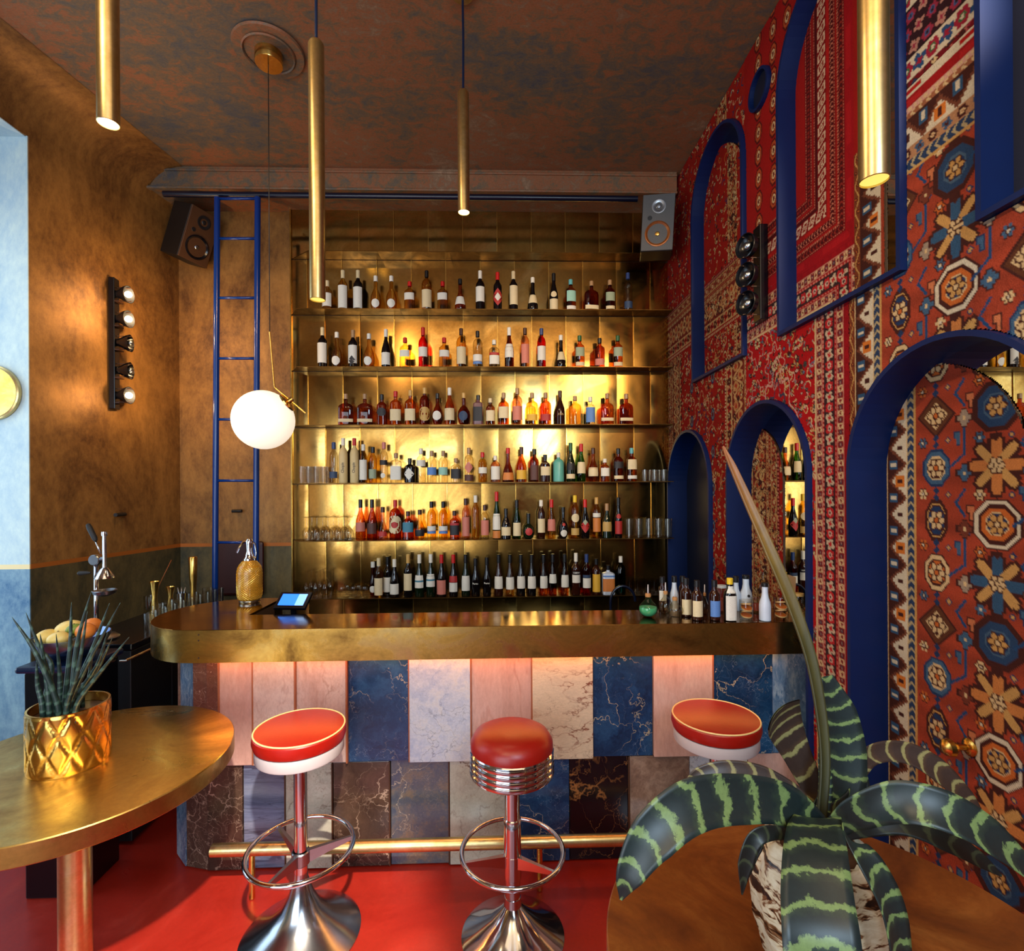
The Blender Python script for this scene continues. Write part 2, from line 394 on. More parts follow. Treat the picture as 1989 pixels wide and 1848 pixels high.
MA = {
 'pink': marble('pink_marble', (180, 130, 114), (202, 158, 142), (212, 176, 160), (160, 90, 70), 3, .02, .3, 2.2, .35, (1, 1, .3)),
 'rose': marble('rose_marble', (186, 152, 138), (200, 172, 158), (176, 136, 120), (150, 100, 80), 5, .03, .4, 3, .5, (1, 1, .5)),
 'blue': marble('blue_marble', (12, 30, 56), (24, 56, 92), (44, 84, 122), (190, 176, 140), 5, .016, .5, 3.5, 1, second=(150, 170, 190)),
 'white': marble('white_blue_marble', (150, 162, 190), (196, 198, 204), (216, 208, 194), (110, 110, 116), 7, .03, .6, 4, .7),
 'breccia': marble('cream_red_veined_marble', (196, 160, 130), (214, 190, 160), (200, 176, 150), (120, 52, 34), 5, .045, .7, 3, 1, (.7, 1, 1.5), second=(80, 50, 44)),
 'brown': marble('brown_marble', (44, 30, 24), (70, 50, 40), (92, 68, 54), (190, 160, 136), 8, .03, .3, 4, .9),
 'redbrown': marble('red_brown_marble', (84, 46, 36), (112, 68, 54), (130, 84, 66), (210, 170, 150), 9, .014, .7, 3, .8),
 'black': marble('black_gold_marble', (10, 8, 12), (14, 12, 18), (28, 22, 22), (170, 110, 60), 2.2, .02, .4, 2.5, 1),
 'layer': marble('blue_grey_layered_marble', (64, 70, 92), (104, 112, 136), (134, 138, 152), (36, 34, 44), 3.4, .035, .25, 4, .95, (.28, 1, 2.6)),
 'cream': marble('cream_marble', (164, 158, 140), (190, 184, 164), (204, 194, 172), (96, 62, 44), 3.6, .03, .5, 2.5, .95, second=(120, 84, 62)),
 'cloud': marble('blue_gold_marble', (40, 58, 92), (88, 92, 98), (150, 120, 82), (200, 180, 150), 4, .014, .6, 3, .8),
 'granite': marble('brown_granite', (92, 70, 58), (134, 106, 88), (168, 140, 118), (50, 44, 60), 14, .05, .3, 9, .4),
 'steelblue': marble('steel_blue_marble', (40, 70, 104), (90, 120, 150), (150, 170, 184), (214, 220, 220), 16, .03, .6, 8, .7, (1, 1, .4)),
}
# ================================================================== ROOM SHELL
XR = 1.33; YB = 3.98; ZC = 4.0; YF = -1.6
def LX(y): return -2.41 - .157 * (3.95 - y)
b = MB(); b.box(-3.6, 1.7, YF - .1, 4.1, -.05, 0); struct('floor', b, M['floor'])
b = MB(); b.box(-3.6, 1.7, YF - .1, 4.1, ZC, ZC + .05); struct('ceiling', b, M['ceiling'])
b = MB(); b.box(-2.6, 1.6, YB, YB + .1, 0, ZC); struct('wall_back', b, M['plaster'])
# left wall: far piece, lintel over the window recess, near piece
b = MB()
YJ = 2.915; ZL = 3.68; D = .75
b.prism([(LX(4.0), 4.0), (LX(4.0) - D, 4.0), (LX(YJ) - D, YJ), (LX(YJ), YJ)], 0, ZC)
b.prism([(LX(YJ), YJ), (LX(YJ) - D, YJ), (LX(1.2) - D, 1.2), (LX(1.2), 1.2)], ZL, ZC)
b.prism([(LX(1.2), 1.2), (LX(1.2) - .4, 1.2), (LX(YF) - .4, YF), (LX(YF), YF)], 0, ZC)
wl = struct('wall_left', b, M['plaster'])
b = MB(); b.prism([(LX(YJ) - .001, YJ - .006), (LX(YJ) - .001, YJ + .002), (LX(YJ) - .74, YJ + .002), (LX(YJ) - .74, YJ - .006)], .001, ZL)
b.box(LX(YJ) - .74, LX(YJ) - .01, 1.2, YJ - .006, ZL - .006, ZL - .001)
struct('wall_recess', b, M['jamb'])
# side window at the outer face of the recess
wn = MB(); xw = LX(2) - .62
for y0, y1, z0, z1 in ((1.2, 2.9, .5, .58), (1.2, 2.9, 3.58, 3.66), (1.2, 1.28, .5, 3.66), (2.82, 2.9, .5, 3.66), (2.02, 2.08, .5, 3.66)):
    wn.box(xw - .03, xw + .03, y0, y1, z0, z1)
w5 = struct('window_5', wn, paint((200, 204, 206)))
# wall behind the camera with the street window
b = MB()
b.box(-3.4, -3.1, YF - .1, YF, 0, ZC); b.box(1.5, 1.7, YF - .1, YF, 0, ZC); b.box(-.4, .1, YF - .1, YF, 0, ZC)
b.box(.1, 1.5, YF - .1, YF, 0, 1.9); b.box(.1, 1.5, YF - .1, YF, 3.8, ZC); b.box(-3.1, -.4, YF - .1, YF, 0, .3); b.box(-3.1, -.4, YF - .1, YF, 2.95, ZC)
struct('wall_front', b, M['plaster'])
wn = MB()
for x0, x1, z0, z1 in ((.1, 1.5, 1.9, 1.97), (.1, 1.5, 3.73, 3.8), (.1, .17, 1.9, 3.8), (1.43, 1.5, 1.9, 3.8), (-3.1, -.4, .3, .37), (-3.1, -.4, 2.88, 2.95), (-3.1, -3.03, .3, 2.95), (-.47, -.4, .3, 2.95)):
    wn.box(x0, x1, YF - .06, YF + .02, z0, z1)
struct('window_6', wn, paint((30, 30, 34)))
# beam along the back wall and its mouldings; coved corner on the left
b = MB(); b.box(-2.6, XR - .02, 3.68, YB, 3.845, ZC); b.box(-2.6, XR - .02, 3.662, 3.70, 3.838, 3.856, .006); b.box(-2.6, XR - .02, 3.668, 3.70, 3.965, 3.98, .004)
struct('trim_1', b, M['ceiling'])
b = MB(); R = .26
for i in range(10):
    a0, a1 = PI / 2 * i / 9, PI / 2 * min(i + 1, 9) / 9
cp = [(R - R * math.cos(PI / 2 * i / 9), -R + R * math.sin(PI / 2 * i / 9)) for i in range(10)]
vs = []
for y in (YF, 3.98):
    for dx, dz in cp: vs.append((LX(y) + dx, y, ZC + dz - .002))
    vs.append((LX(y) - .02, y, ZC + .02))
fs = [(i, i + 1, i + 12, i + 11) for i in range(9)]
b.add(vs, fs, True); b.add(vs, [(10, 0, 11, 21), (9, 10, 21, 20)])
struct('trim_2', b, M['plaster'])

# ================================================================== RUGS ON THE RIGHT WALL (knotted pattern, one vertex per knot)
class Rug:
    def __init__(s, u0, u1, v0, v1, step, bg):
        s.us = np.arange(u0, u1 + step / 2, step); s.vs = np.arange(v0, v1 + step / 2, step)
        s.U, s.V = np.meshgrid(s.us, s.vs); s.C = np.zeros(s.U.shape + (3,)); s.C[:] = bg; s.step = step
        s.u0, s.v0 = u0, v0; s.rs = np.random.RandomState(abs(int(u0 * 100 + v0 * 10)) + 5)
    def win(s, cu, cv, R):
        i0 = max(0, int((cv - R - s.v0) / s.step)); i1 = min(len(s.vs), int((cv + R - s.v0) / s.step) + 2)
        j0 = max(0, int((cu - R - s.u0) / s.step)); j1 = min(len(s.us), int((cu + R - s.u0) / s.step) + 2)
        if i1 <= i0 or j1 <= j0: return None
        sl = (slice(i0, i1), slice(j0, j1)); return sl, s.U[sl] - cu, s.V[sl] - cv
    def stamp(s, cu, cv, R, fn, clip=None):
        w = s.win(cu, cv, R * 1.15)
        if w is None: return
        sl, x, y = w
        for mk, c in fn(x, y, R):
            if clip is not None: mk = mk & clip[sl]
            s.C[sl][mk] = c
    def seg(s, u0, v0, u1, v1, w, c, clip=None):
        R = math.hypot(u1 - u0, v1 - v0) / 2 + w
        q = s.win((u0 + u1) / 2, (v0 + v1) / 2, R)
        if q is None: return
        sl, x, y = q; dx, dy = u1 - u0, v1 - v0; L = math.hypot(dx, dy)
        dx /= L; dy /= L; al = x * dx + y * dy; ac = -x * dy + y * dx
        mk = (np.abs(al) < L / 2 + w / 2) & (np.abs(ac) < w / 2)
        if clip is not None: mk &= clip[sl]
        s.C[sl][mk] = c
CR, GO, OR, BR, NB, TB, DR, RD, RU, PK, WH = (204, 172, 124), (190, 142, 80), (188, 96, 40), (66, 30, 24), (34, 52, 84), (62, 90, 116), (96, 16, 16), (168, 24, 20), (150, 58, 36), (176, 84, 76), (204, 188, 160)
def rosette(n, petal, outline, center, rot=0, gap=.22):
    def f(x, y, R):
        r = np.hypot(x, y); th = np.arctan2(y, x) - rot; k = np.abs(np.cos(n / 2 * th)); P = R * (.62 + .38 * k)
        return [(r < P, outline), ((r < P - .14 * R) & (k > gap + .12 * R / np.maximum(r, 1e-4) * .3), petal), (r < .34 * R, outline), (r < .22 * R, center)]
    return f
def bigflower(p1, p2, outline, center):
    def f(x, y, R):
        out = []; r = np.hypot(x, y)
        for pas in (0, 1):
            for k in range(8):
                a = k * PI / 4; al = x * math.cos(a) + y * math.sin(a); ac = np.abs(-x * math.sin(a) + y * math.cos(a))
                L = R if k % 2 == 0 else R * .98; w = .2 if k % 2 == 0 else .17
                if pas == 0: out.append(((al > 0) & (al < L) & (ac < (w + .09) * R * (1 - .35 * (al > .86 * L))), outline))
                else: out.append(((al > .24 * R) & (al < L - .1 * R) & (ac < (w - .03) * R * (1 - .3 * (al > .8 * L))), p1 if k % 2 == 0 else p2))
        c = rosette(6, center, outline, CR); out += [(m_, c_) for m_, c_ in c(x, y, R * .3)]
        return out
    return f
def octo(rings, ax=1.0, k=.7071):
    def f(x, y, R):
        n = np.maximum(np.maximum(np.abs(x) * ax, np.abs(y)), (np.abs(x) * ax + np.abs(y)) * k)
        return [(n < R * q, c) for q, c in rings]
    return f
def diam(rings, ax=1.0):
    def f(x, y, R):
        n = np.abs(x) * ax + np.abs(y); return [(n < R * q, c) for q, c in rings]
    return f
def hook(c, o):
    def f(x, y, R):
        a = (np.abs(x) < .6 * R) & (np.abs(y) < R); b_ = (np.abs(x + .1 * R) < .25 * R) & (y > -.4 * R) & (y < .55 * R)
        return [(a & ~((x > .2 * R) & (y < -.1 * R)), o), (a & (np.abs(x) < .42 * R) & (np.abs(y) < .82 * R) & ~((x > .05 * R) & (y < .05 * R)), c)]
    return f
def plus(c, o, cc):
    def f(x, y, R):
        ax, ay = np.abs(x), np.abs(y)
        A = ((ax < .38 * R) & (ay < R)) | ((ay < .38 * R) & (ax < R)) | ((ax < .66 * R) & (ay < .66 * R) & (np.abs(ax - ay) > .1 * R))
        B = ((ax < .24 * R) & (ay < .84 * R)) | ((ay < .24 * R) & (ax < .84 * R)) | ((ax < .5 * R) & (ay < .5 * R))
        return [(A, o), (B, c), (np.hypot(x, y) < .22 * R, cc)]
    return f
def band(r, mask, d, s, d0, d1, cols, period=.05, style='flower', ph=0):
    cols = list(cols) + [cols[-1]] * 5; mk = mask & (d >= d0) & (d < d1); w = d1 - d0; q = (d - d0) / w - .5; n = np.floor(s / period + ph); p = (s / period + ph - n) - .5
    bg = cols[0]; r.C[mk] = bg; x = p * period; y = q * w; alt = (n % 2 == 0); e = .5 - .12
    if style == 'flower':
        rr = np.hypot(x, y); th = np.arctan2(y, x); P = w * .40 * (.75 + .25 * np.abs(np.cos(3 * th)))
        r.C[mk & (rr < P) & alt] = cols[1]; r.C[mk & (rr < P * .5) & alt] = cols[3 % len(cols)]; r.C[mk & (rr < P * .25) & alt] = cols[0]
        P2 = w * .42 * (.45 + .55 * np.abs(np.cos(2 * th + PI / 4)))
        r.C[mk & (rr < P2) & ~alt] = cols[2]; r.C[mk & (rr < P2 * .45) & ~alt] = cols[1]
    elif style == 'dots':
        r.C[mk & (np.abs(q) < .28) & (np.abs(p) < .28)] = cols[1]
    elif style == 'loz':
        sk = np.abs(p + q * .55); r.C[mk & (sk < .36) & (np.abs(q) < .42)] = cols[1]
        r.C[mk & (sk < .22) & (np.abs(q) < .26)] = cols[2]; r.C[mk & (sk < .10) & (np.abs(q) < .12)] = cols[1]
    elif style == 'chev':
        z = np.abs(((s / period + np.abs(q) * .9) % 1) - .5); r.C[mk & (z < .17)] = cols[1]
    elif style == 'zig':
        z = (s / period) % 1; tri = np.abs(z - .5) * 2 - .5
        st = np.floor(q * 9) / 9; r.C[mk & (st > tri * .8)] = cols[1]
        r.C[mk & (np.abs(st - tri * .8) < .09)] = cols[2]
        a2 = (np.floor(s / period) % 2 == 0)
        r.C[mk & (np.abs(z - .5) < .17) & (q > -.05) & (q < .38) & a2] = cols[3]; r.C[mk & (np.abs(z - .5) < .06) & (q > .02) & (q < .3)] = cols[4]
        z0 = np.minimum(z, 1 - z); r.C[mk & (z0 < .14) & (q < .05) & (q > -.4)] = cols[5]; r.C[mk & (z0 < .05) & (q < -.02) & (q > -.34)] = cols[1]
    elif style == 'vine':
        v = np.sin(s / period * 2 * PI) * .28; r.C[mk & (np.abs(q - v) < .09)] = cols[1]
        pp = ((s / period) % .5) / .5 - .5; yy = q + np.sign(np.sin(s / period * 2 * PI)) * .18
        rr = np.hypot(pp * period * .5, yy * w); r.C[mk & (rr < w * .2)] = cols[2]; r.C[mk & (rr < w * .1)] = cols[3]
def scatter(r, clip, n, cols, rmin=.007, rmax=.017):
    rs = r.rs
    for _ in range(n):
        u = rs.uniform(r.us[0], r.us[-1]); v = rs.uniform(r.vs[0], r.vs[-1]); R = rs.uniform(rmin, rmax)
        k = rs.randint(4); c = cols[rs.randint(len(cols))]; c2 = cols[rs.randint(len(cols))]
        if k == 0: r.stamp(u, v, R, rosette(rs.choice([5, 6, 8]), c, BR, c2), clip)
        elif k == 1:
            a = rs.uniform(0, PI); r.seg(u, v, u + .03 * math.cos(a), v + .03 * math.sin(a), .005, c, clip)
            r.stamp(u + .03 * math.cos(a), v + .03 * math.sin(a), R * .6, diam([(1, c2)]), clip)
        elif k == 2:
            def arc(x, y, R, c=c, a0=rs.uniform(-PI, PI)):
                q = np.hypot(x, y); t = (np.arctan2(y, x) - a0) % (2 * PI)
                return [((np.abs(q - R * .75) < .0032) & (t < 3.6), c)]
            r.stamp(u, v, R * 1.7, arc, clip)
        else: r.stamp(u, v, R * .9, diam([(1, BR), (.7, c)], rs.choice([.6, 1, 1.5])), clip)
def ornament(r, clip):
    scatter(r, clip, 900, [(206, 160, 100), (190, 132, 80), (70, 30, 24), (176, 60, 34), CR], .012, .028)
def ogee(r, clip, cu, cv, A, B, c, w=.007):
    def f(x, y, R):
        th = np.arctan2(y / B, x / A); q = np.hypot(x / A, y / B); P = .78 + .1 * np.cos(8 * th) + .16 * np.abs(np.cos(2 * th)) ** 6
        return [(np.abs(q - P) < w / A * .8, c)]
    r.stamp(cu, cv, max(A, B) * 1.2, f, clip)

def rug_far(u0, u1, v0, v1, st):                                     # rug_A: red florals, wide gold border bands
    r = Rug(u0, u1, v0, v1, st, (158, 28, 16)); one = np.ones(r.U.shape, bool); U, V = r.U, r.V
    scatter(r, one, int(2900 * (u1 - u0) * (v1 - v0) / 5), [CR, GO, OR, (206, 150, 110), NB, BR, CR])
    def gold(mask, d, s, d0):
        band(r, mask, d, s, d0, d0 + .02, [DR, (200, 110, 90)], .02, 'dots')
        band(r, mask, d, s, d0 + .02, d0 + .08, [(176, 128, 78), (150, 50, 30), (110, 44, 30), CR], .045, 'flower')
        band(r, mask, d, s, d0 + .08, d0 + .10, [(120, 20, 14), (190, 110, 70)], .02, 'dots'); band(r, mask, d, s, d0 + .10, d0 + .125, [(170, 110, 64), (110, 30, 20), CR], .025, 'flower')
        band(r, mask, d, s, d0 + .125, d0 + .27, [(120, 40, 26), (202, 152, 96), (190, 130, 76), (170, 60, 34)], .11, 'vine'); ornament(r, mask & (d > d0 + .13) & (d < d0 + .265))
        band(r, mask, d, s, d0 + .27, d0 + .34, [(196, 150, 96), (90, 30, 20), RD, BR], .05, 'flower')
        band(r, mask, d, s, d0 + .34, d0 + .37, [(150, 24, 16), CR], .02, 'dots')
    gold(one, 3.06 - V, U, 0)
    low = V < 2.69
    gold(low & (U < 2.96), U - 2.70 + .10, V, 0)
    gold(low & (U > 3.66), 3.97 - U, V, 0)
    up = V > 3.06
    band(r, up, U, V, 2.92, 3.04, [(184, 132, 78), (110, 40, 26), (150, 40, 24), CR], .11, 'vine'); ornament(r, up & (U > 2.92) & (U < 3.04))
    scatter(r, low, int(1500 * (u1 - u0) / 1.26), [CR, GO, (206, 160, 104), (196, 140, 84), BR], .009, .02)
    for cv in np.arange(.3, 2.6, .46): ogee(r, low, 3.30, cv, .17, .2, (196, 130, 90), .005); ogee(r, low, 3.30, cv, .1, .12, NB, .005)
    for cu in (3.13, 3.47):
        for cv in np.arange(.1, 2.6, .23): r.stamp(cu, cv, .04, octo([(1, NB), (.75, (110, 110, 110)), (.4, DR)], 1.6), low)
    return r
def rug_red(u0, u1, v0, v1, st):                                     # bright red floral with flowered borders
    r = Rug(u0, u1, v0, v1, st, (172, 18, 20)); one = np.ones(r.U.shape, bool); U, V = r.U, r.V
    scatter(r, one, 2600, [CR, GO, (96, 104, 124), BR, (150, 120, 110), (206, 160, 140), CR, (60, 70, 66)], .007, .017)
    for cv in np.arange(.2, 2.4, .3):
        for cu, q in ((2.42, 0), (2.58, .15)):
            r.stamp(cu, cv + q, .035, rosette(8, CR, (60, 20, 20), RD), one); ogee(r, one, cu, cv + q, .085, .11, (200, 140, 120), .004)
    ogee(r, one, 2.40, 2.02, .16, .30, (206, 150, 130), .005); ogee(r, one, 2.40, 2.02, .10, .2, (60, 60, 76), .005)
    d = np.minimum(U - 1.90, 2.69 - V); s = np.where(U - 1.90 < 2.69 - V, V, U)
    band(r, one, d, s, 0, .028, [(140, 12, 20), (150, 14, 22)], .05, 'dots')
    band(r, one, d, s, .028, .072, [(186, 120, 100), (120, 30, 30), CR, (60, 60, 70)], .024, 'flower')
    band(r, one, d, s, .072, .085, [(150, 20, 24), (200, 120, 100)], .02, 'dots'); band(r, one, d, s, .085, .148, [(56, 34, 34), (180, 34, 36), (196, 170, 140), (206, 160, 140)], .042, 'flower'); band(r, one, d, s, .148, .16, [(150, 20, 24), (200, 120, 100)], .02, 'dots')
    band(r, one, d, s, .16, .20, [(176, 110, 92), (120, 26, 26), CR, (60, 60, 70)], .024, 'flower')
    band(r, one, d, s, .20, .21, [CR, CR], .05, 'dots')
    return r
def rug_bokhara(u0, u1, v0, v1, st):                                 # dark red with striped border and chain of cream lozenges
    r = Rug(u0, u1, v0, v1, st, (150, 20, 16)); one = np.ones(r.U.shape, bool); U, V = r.U, r.V
    for cv in np.arange(3.05, 4.1, .115):
        for cu in (2.30, 2.42, 2.56): r.stamp(cu, cv + (.05 if cu == 2.42 else 0), .052, octo([(1, (84, 18, 14)), (.8, (170, 74, 36)), (.55, (120, 30, 20)), (.42, CR), (.22, DR)], 1.5), one)
    d = np.minimum(U - 1.84, V - 2.69); s = np.where(U - 1.84 < V - 2.69, V, U)
    D_ = (72, 10, 12); P_ = (186, 108, 84)
    band(r, one, d, s, 0, .05, [(150, 14, 22), (164, 20, 26)], .3, 'dots')
    for a, c in ((.05, .012), (.085, .012), (.105, .012), (.24, .012), (.262, .012), (.30, .012)):
        band(r, one, d, s, a, a + c, [(110, 18, 16), P_], .012, 'dots')
    band(r, one, d, s, .062, .085, [D_, (140, 40, 30)], .024, 'chev')
    band(r, one, d, s, .117, .14, [D_, P_], .02, 'chev'); band(r, one, d, s, .14, .165, [(150, 22, 18), (170, 24, 20)], .2, 'dots')
    band(r, one, d, s, .165, .225, [(120, 16, 16), (202, 168, 140), (130, 40, 30)], .052, 'loz')
    band(r, one, d, s, .225, .24, [D_, D_], .02, 'dots'); band(r, one, d, s, .274, .30, [D_, (130, 30, 24)], .02, 'dots')
    return r
def rug_rust(u0, u1, v0, v1, st):                                    # rust field, octagons, large petalled flowers, blue vines
    r = Rug(u0, u1, v0, v1, st, RU); U, V = r.U, r.V; one = np.ones(U.shape, bool)
    r.C *= (1 + .1 * np.sin(V * 61 + 2 * np.sin(U * 9)) * np.sin(V * 17))[..., None]
    fld = (U < 1.735) & (V < 2.74)
    c = 0
    for i, cu in enumerate(np.arange(1.655, u0 - .3, -.205)):
        for j, cv in enumerate(np.arange(.06, 2.95, .172)):
            if i % 2 == 0:
                k = (j + i // 2 * 2) % 4
                if k == 0: r.stamp(cu, cv, .062, octo([(1, BR), (.92, CR), (.72, BR), (.6, OR), (.42, NB), (.2, CR)], 1.25), fld)
                elif k == 1: r.stamp(cu, cv, .07, octo([(1, BR), (.8, GO), (.74, BR), (.66, NB), (.4, (120, 60, 40)), (.22, GO)], 1.6), fld)
                elif k == 2: r.stamp(cu, cv, .062, octo([(1, NB), (.88, TB), (.66, CR), (.52, BR), (.34, OR), (.18, CR)], 1.2), fld)
                else: r.stamp(cu, cv, .075, diam([(1, BR), (.86, (90, 50, 30)), (.6, CR), (.5, BR), (.36, GO), (.2, CR)]), fld)
                r.stamp(cu, cv, .036, rosette(6, CR, BR, OR), fld)
                r.stamp(cu, cv + .074, .013, diam([(1, NB)]), fld); r.stamp(cu, cv - .074, .013, diam([(1, NB)]), fld)
            else:
                if j % 2 == 0:
                    p = [(OR, GO), ((50, 80, 108), (190, 130, 70)), ((176, 100, 56), (120, 60, 36))][(j // 2) % 3]
                    r.stamp(cu, cv, .095, bigflower(p[0] if (j // 2) % 3 == 1 else (190, 116, 60), GO, BR, CR), fld)
                else:
                    R = .075
                    q = [[(1, BR), (.93, WH), (.78, BR), (.64, OR), (.46, CR), (.4, NB)], [(1, BR), (.78, (40, 62, 92)), (.5, (70, 92, 112)), (.42, NB)]][(j // 2) % 2]
                    r.stamp(cu, cv, R, octo(q, 1.0), fld); r.stamp(cu, cv, .034, rosette(6, GO, BR, CR), fld)
                    for sg in (-1, 1): r.stamp(cu, cv + sg * .088, .014, diam([(1, BR)]), fld)
        for j, cv in enumerate(np.arange(.06, 2.95, .172)):          # blue vines between the columns, with hooks and small flowers
            cm = cu - .1025; w = .009; B = (34, 66, 104); o = .086
            if j % 2 == i % 2:
                r.seg(cu - .05, cv, cm, cv + .04, w, B, fld); r.seg(cm, cv + .04, cm, cv + .13, w, B, fld); r.seg(cm, cv + .13, cu - .16, cv + .17, w, B, fld)
                r.stamp(cm + .025, cv + .09, .022, hook(TB, NB), fld)
            else:
                r.seg(cm, cv + .02, cm + .03, cv + .06, w, B, fld); r.seg(cm + .03, cv + .06, cm, cv + .10, w, B, fld)
                r.stamp(cm - .02, cv + .03, .024, hook((190, 110, 70), BR), fld)
            r.stamp(cm + .0, cv - .02, .030, plus([(110, 52, 36), TB, (150, 130, 110)][j % 3], BR, CR), fld)
            r.stamp(cu + .052, cv + o, .021, rosette(6, [CR, TB, OR][j % 3], BR, WH), fld)
            r.stamp(cu - .045, cv + o, .012, diam([(1, NB), (.6, GO)]), fld)
    d = np.minimum(1.90 - U, 3.00 - V); s = np.where(1.90 - U < 3.00 - V, V, U); db = d
    band(r, one, db, s, 0, .028, [(118, 56, 30), GO, BR, OR], .1, 'vine')
    band(r, one, db, s, .028, .033, [CR, CR], .1, 'dots')
    band(r, one, db, s, .033, .122, [(66, 30, 22), WH, (110, 60, 40), (200, 110, 40), BR, (48, 80, 110)], .12, 'zig')
    band(r, one, db, s, .122, .128, [CR, CR], .1, 'dots')
    band(r, one, db, s, .128, .155, [(40, 56, 84), (170, 150, 110)], .03, 'chev')
    band(r, one, db, s, .155, .162, [GO, GO], .1, 'dots')
    top = V > 2.70
    dt = 3.0 - V
    band(r, top, dt, U, 0, .03, [WH, RD], .3, 'dots'); band(r, top, dt, U, .03, .065, [(150, 20, 20), (170, 30, 30)], .3, 'dots')
    band(r, top, dt, U, .065, .08, [(200, 150, 130), CR], .02, 'dots')
    band(r, top, dt, U, .08, .10, [(150, 90, 60), CR], .03, 'chev'); band(r, top, dt, U, .10, .19, [(66, 30, 22), WH, (110, 60, 40), (200, 110, 40), BR, (48, 80, 110)], .12, 'zig')
    band(r, top, dt, U, .19, .235, [(168, 120, 84), (70, 30, 24), (60, 84, 112), CR], .05, 'flower')
    band(r, top, dt, U, .235, .265, [(40, 56, 84), (170, 150, 110)], .03, 'chev'); band(r, top, dt, U, .265, .275, [GO, GO], .1, 'dots')
    return r
def rug_maroon(u0, u1, v0, v1, st):                                  # maroon rug above, white bands of florals
    r = Rug(u0, u1, v0, v1, st, (110, 16, 24)); U, V = r.U, r.V; one = np.ones(U.shape, bool)
    scatter(r, one, 1100, [(150, 40, 60), BR, (170, 90, 80), (40, 50, 80), CR, (150, 20, 30)], .008, .02)
    band(r, one, V, U, 3.02, 3.09, [WH, (150, 30, 50), (40, 70, 110), (60, 100, 60)], .05, 'flower')
    for q_ in (3.09, 3.143, 3.196): band(r, one, V, U, q_, q_ + .054, [(44, 18, 24), (140, 40, 60), (170, 120, 104), (60, 80, 120)], .05, 'flower', q_ * 7)
    band(r, one, V, U, 3.25, 3.32, [WH, (150, 30, 50), (40, 70, 110), (60, 100, 60)], .05, 'flower')
    band(r, one, V, U, 3.32, 3.34, [(120, 20, 40), (200, 150, 140)], .02, 'dots')
    band(r, one, V, U, 3.62, 3.645, [WH, (120, 20, 30)], .03, 'chev'); band(r, one, V, U, 3.78, 3.80, [WH, (120, 20, 30)], .03, 'chev')
    return r
def rug_material():
    m, t, b = mat0('knotted_wool'); L = t.links.new
    a = t.nodes.new('ShaderNodeAttribute'); a.attribute_name = 'wool'
    tc = t.nodes.new('ShaderNodeTexCoord'); n = noise(t, tc.outputs['Object'], 260, 2, .7)
    g = gramp(t, [(.3, .74), (.65, 1.0)]); L(n.outputs['Fac'], g.inputs[0])
    n2 = noise(t, tc.outputs['Object'], 5, 3, .6); g2 = gramp(t, [(.35, .82), (.65, 1)]); L(n2.outputs['Fac'], g2.inputs[0])
    L(mix(t, .8, mix(t, 1.0, a.outputs['Color'], g.outputs[0], 'MULTIPLY'), g2.outputs[0], 'MULTIPLY'), b.inputs['Base Color'])
    b.inputs['Roughness'].default_value = .9; b.inputs['Specular IOR Level'].default_value = .15
    bp = t.nodes.new('ShaderNodeBump'); bp.inputs['Strength'].default_value = .5; bp.inputs['Distance'].default_value = .004
    L(n.outputs['Fac'], bp.inputs['Height']); L(bp.outputs[0], b.inputs['Normal'])
    return m
M['rug'] = rug_material()
def rug_mesh(name, r, x, keep):
    """keep(U,V) -> mask of knots kept"""
    h, w = r.U.shape; U = r.U.copy(); V = r.V.copy()
    jit = (r.rs.rand(h) - .5) * .006; U[:, 0] += jit; U[:, -1] += np.roll(jit, 7)
    idx = np.arange(h * w).reshape(h, w)
    k = keep((r.U[:-1, :-1] + r.U[1:, 1:]) / 2, (r.V[:-1, :-1] + r.V[1:, 1:]) / 2)
    q = np.stack([idx[:-1, :-1][k], idx[1:, :-1][k], idx[1:, 1:][k], idx[:-1, 1:][k]], 1)
    used = np.zeros(h * w, bool); used[q.ravel()] = True; new = np.cumsum(used) - 1; q = new[q]
    X = x - .0015 * np.random.rand(h * w); co = np.stack([X, U.ravel(), V.ravel()], 1)[used]
    me = bpy.data.meshes.new(name); me.vertices.add(len(co)); me.vertices.foreach_set('co', co.ravel())
    me.loops.add(q.size); me.loops.foreach_set('vertex_index', q.ravel().astype(np.int32))
    me.polygons.add(len(q)); me.polygons.foreach_set('loop_start', np.arange(0, q.size, 4, dtype=np.int32))
    me.polygons.foreach_set('loop_total', np.full(len(q), 4, np.int32)); me.update(calc_edges=True)
    c = r.C.reshape(-1, 3)[used] / 255; c = np.clip(c, 0, 1)
    c = np.where(c <= .04045, c / 12.92, ((c + .055) / 1.055) ** 2.4)
    at_ = me.color_attributes.new('wool', 'FLOAT_COLOR', 'POINT')
    at_.data.foreach_set('color', np.concatenate([c, np.ones((len(c), 1))], 1).ravel())
    me.materials.append(M['rug']); return me

ARCH = {'window_1': (2.69, 3.41, 2.42, 3.85), 'window_2': (1.625, 2.355, 2.42, 3.88), 'window_3': (.63, 1.363, 2.44, 3.88),
        'door_1': (3.14, 3.92, 0.0, 2.12), 'door_2': (2.13, 2.905, 0.0, 2.15), 'door_3': (1.11, 1.887, 0.0, 2.17)}
PORT = (2.53, 3.705, .095)
def in_arch(U, V, a, e=0.0):
    u0, u1, z0, z1 = a; r = (u1 - u0) / 2; c = (u0 + u1) / 2; zs = z1 - r
    return (np.abs(U - c) < r - e) & (V > z0 + e - (1 if z0 == 0 else 0)) & ((V < zs) | (np.hypot(U - c, V - zs) < r - e))
def outside(U, V):
    k = np.hypot(U - PORT[0], V - PORT[1]) > PORT[2]
    for a in ARCH.values(): k &= ~in_arch(U, V, a, -.002)
    return k
b = MB()                                                             # masonry behind the rugs, open at the niches
XS = 1.334
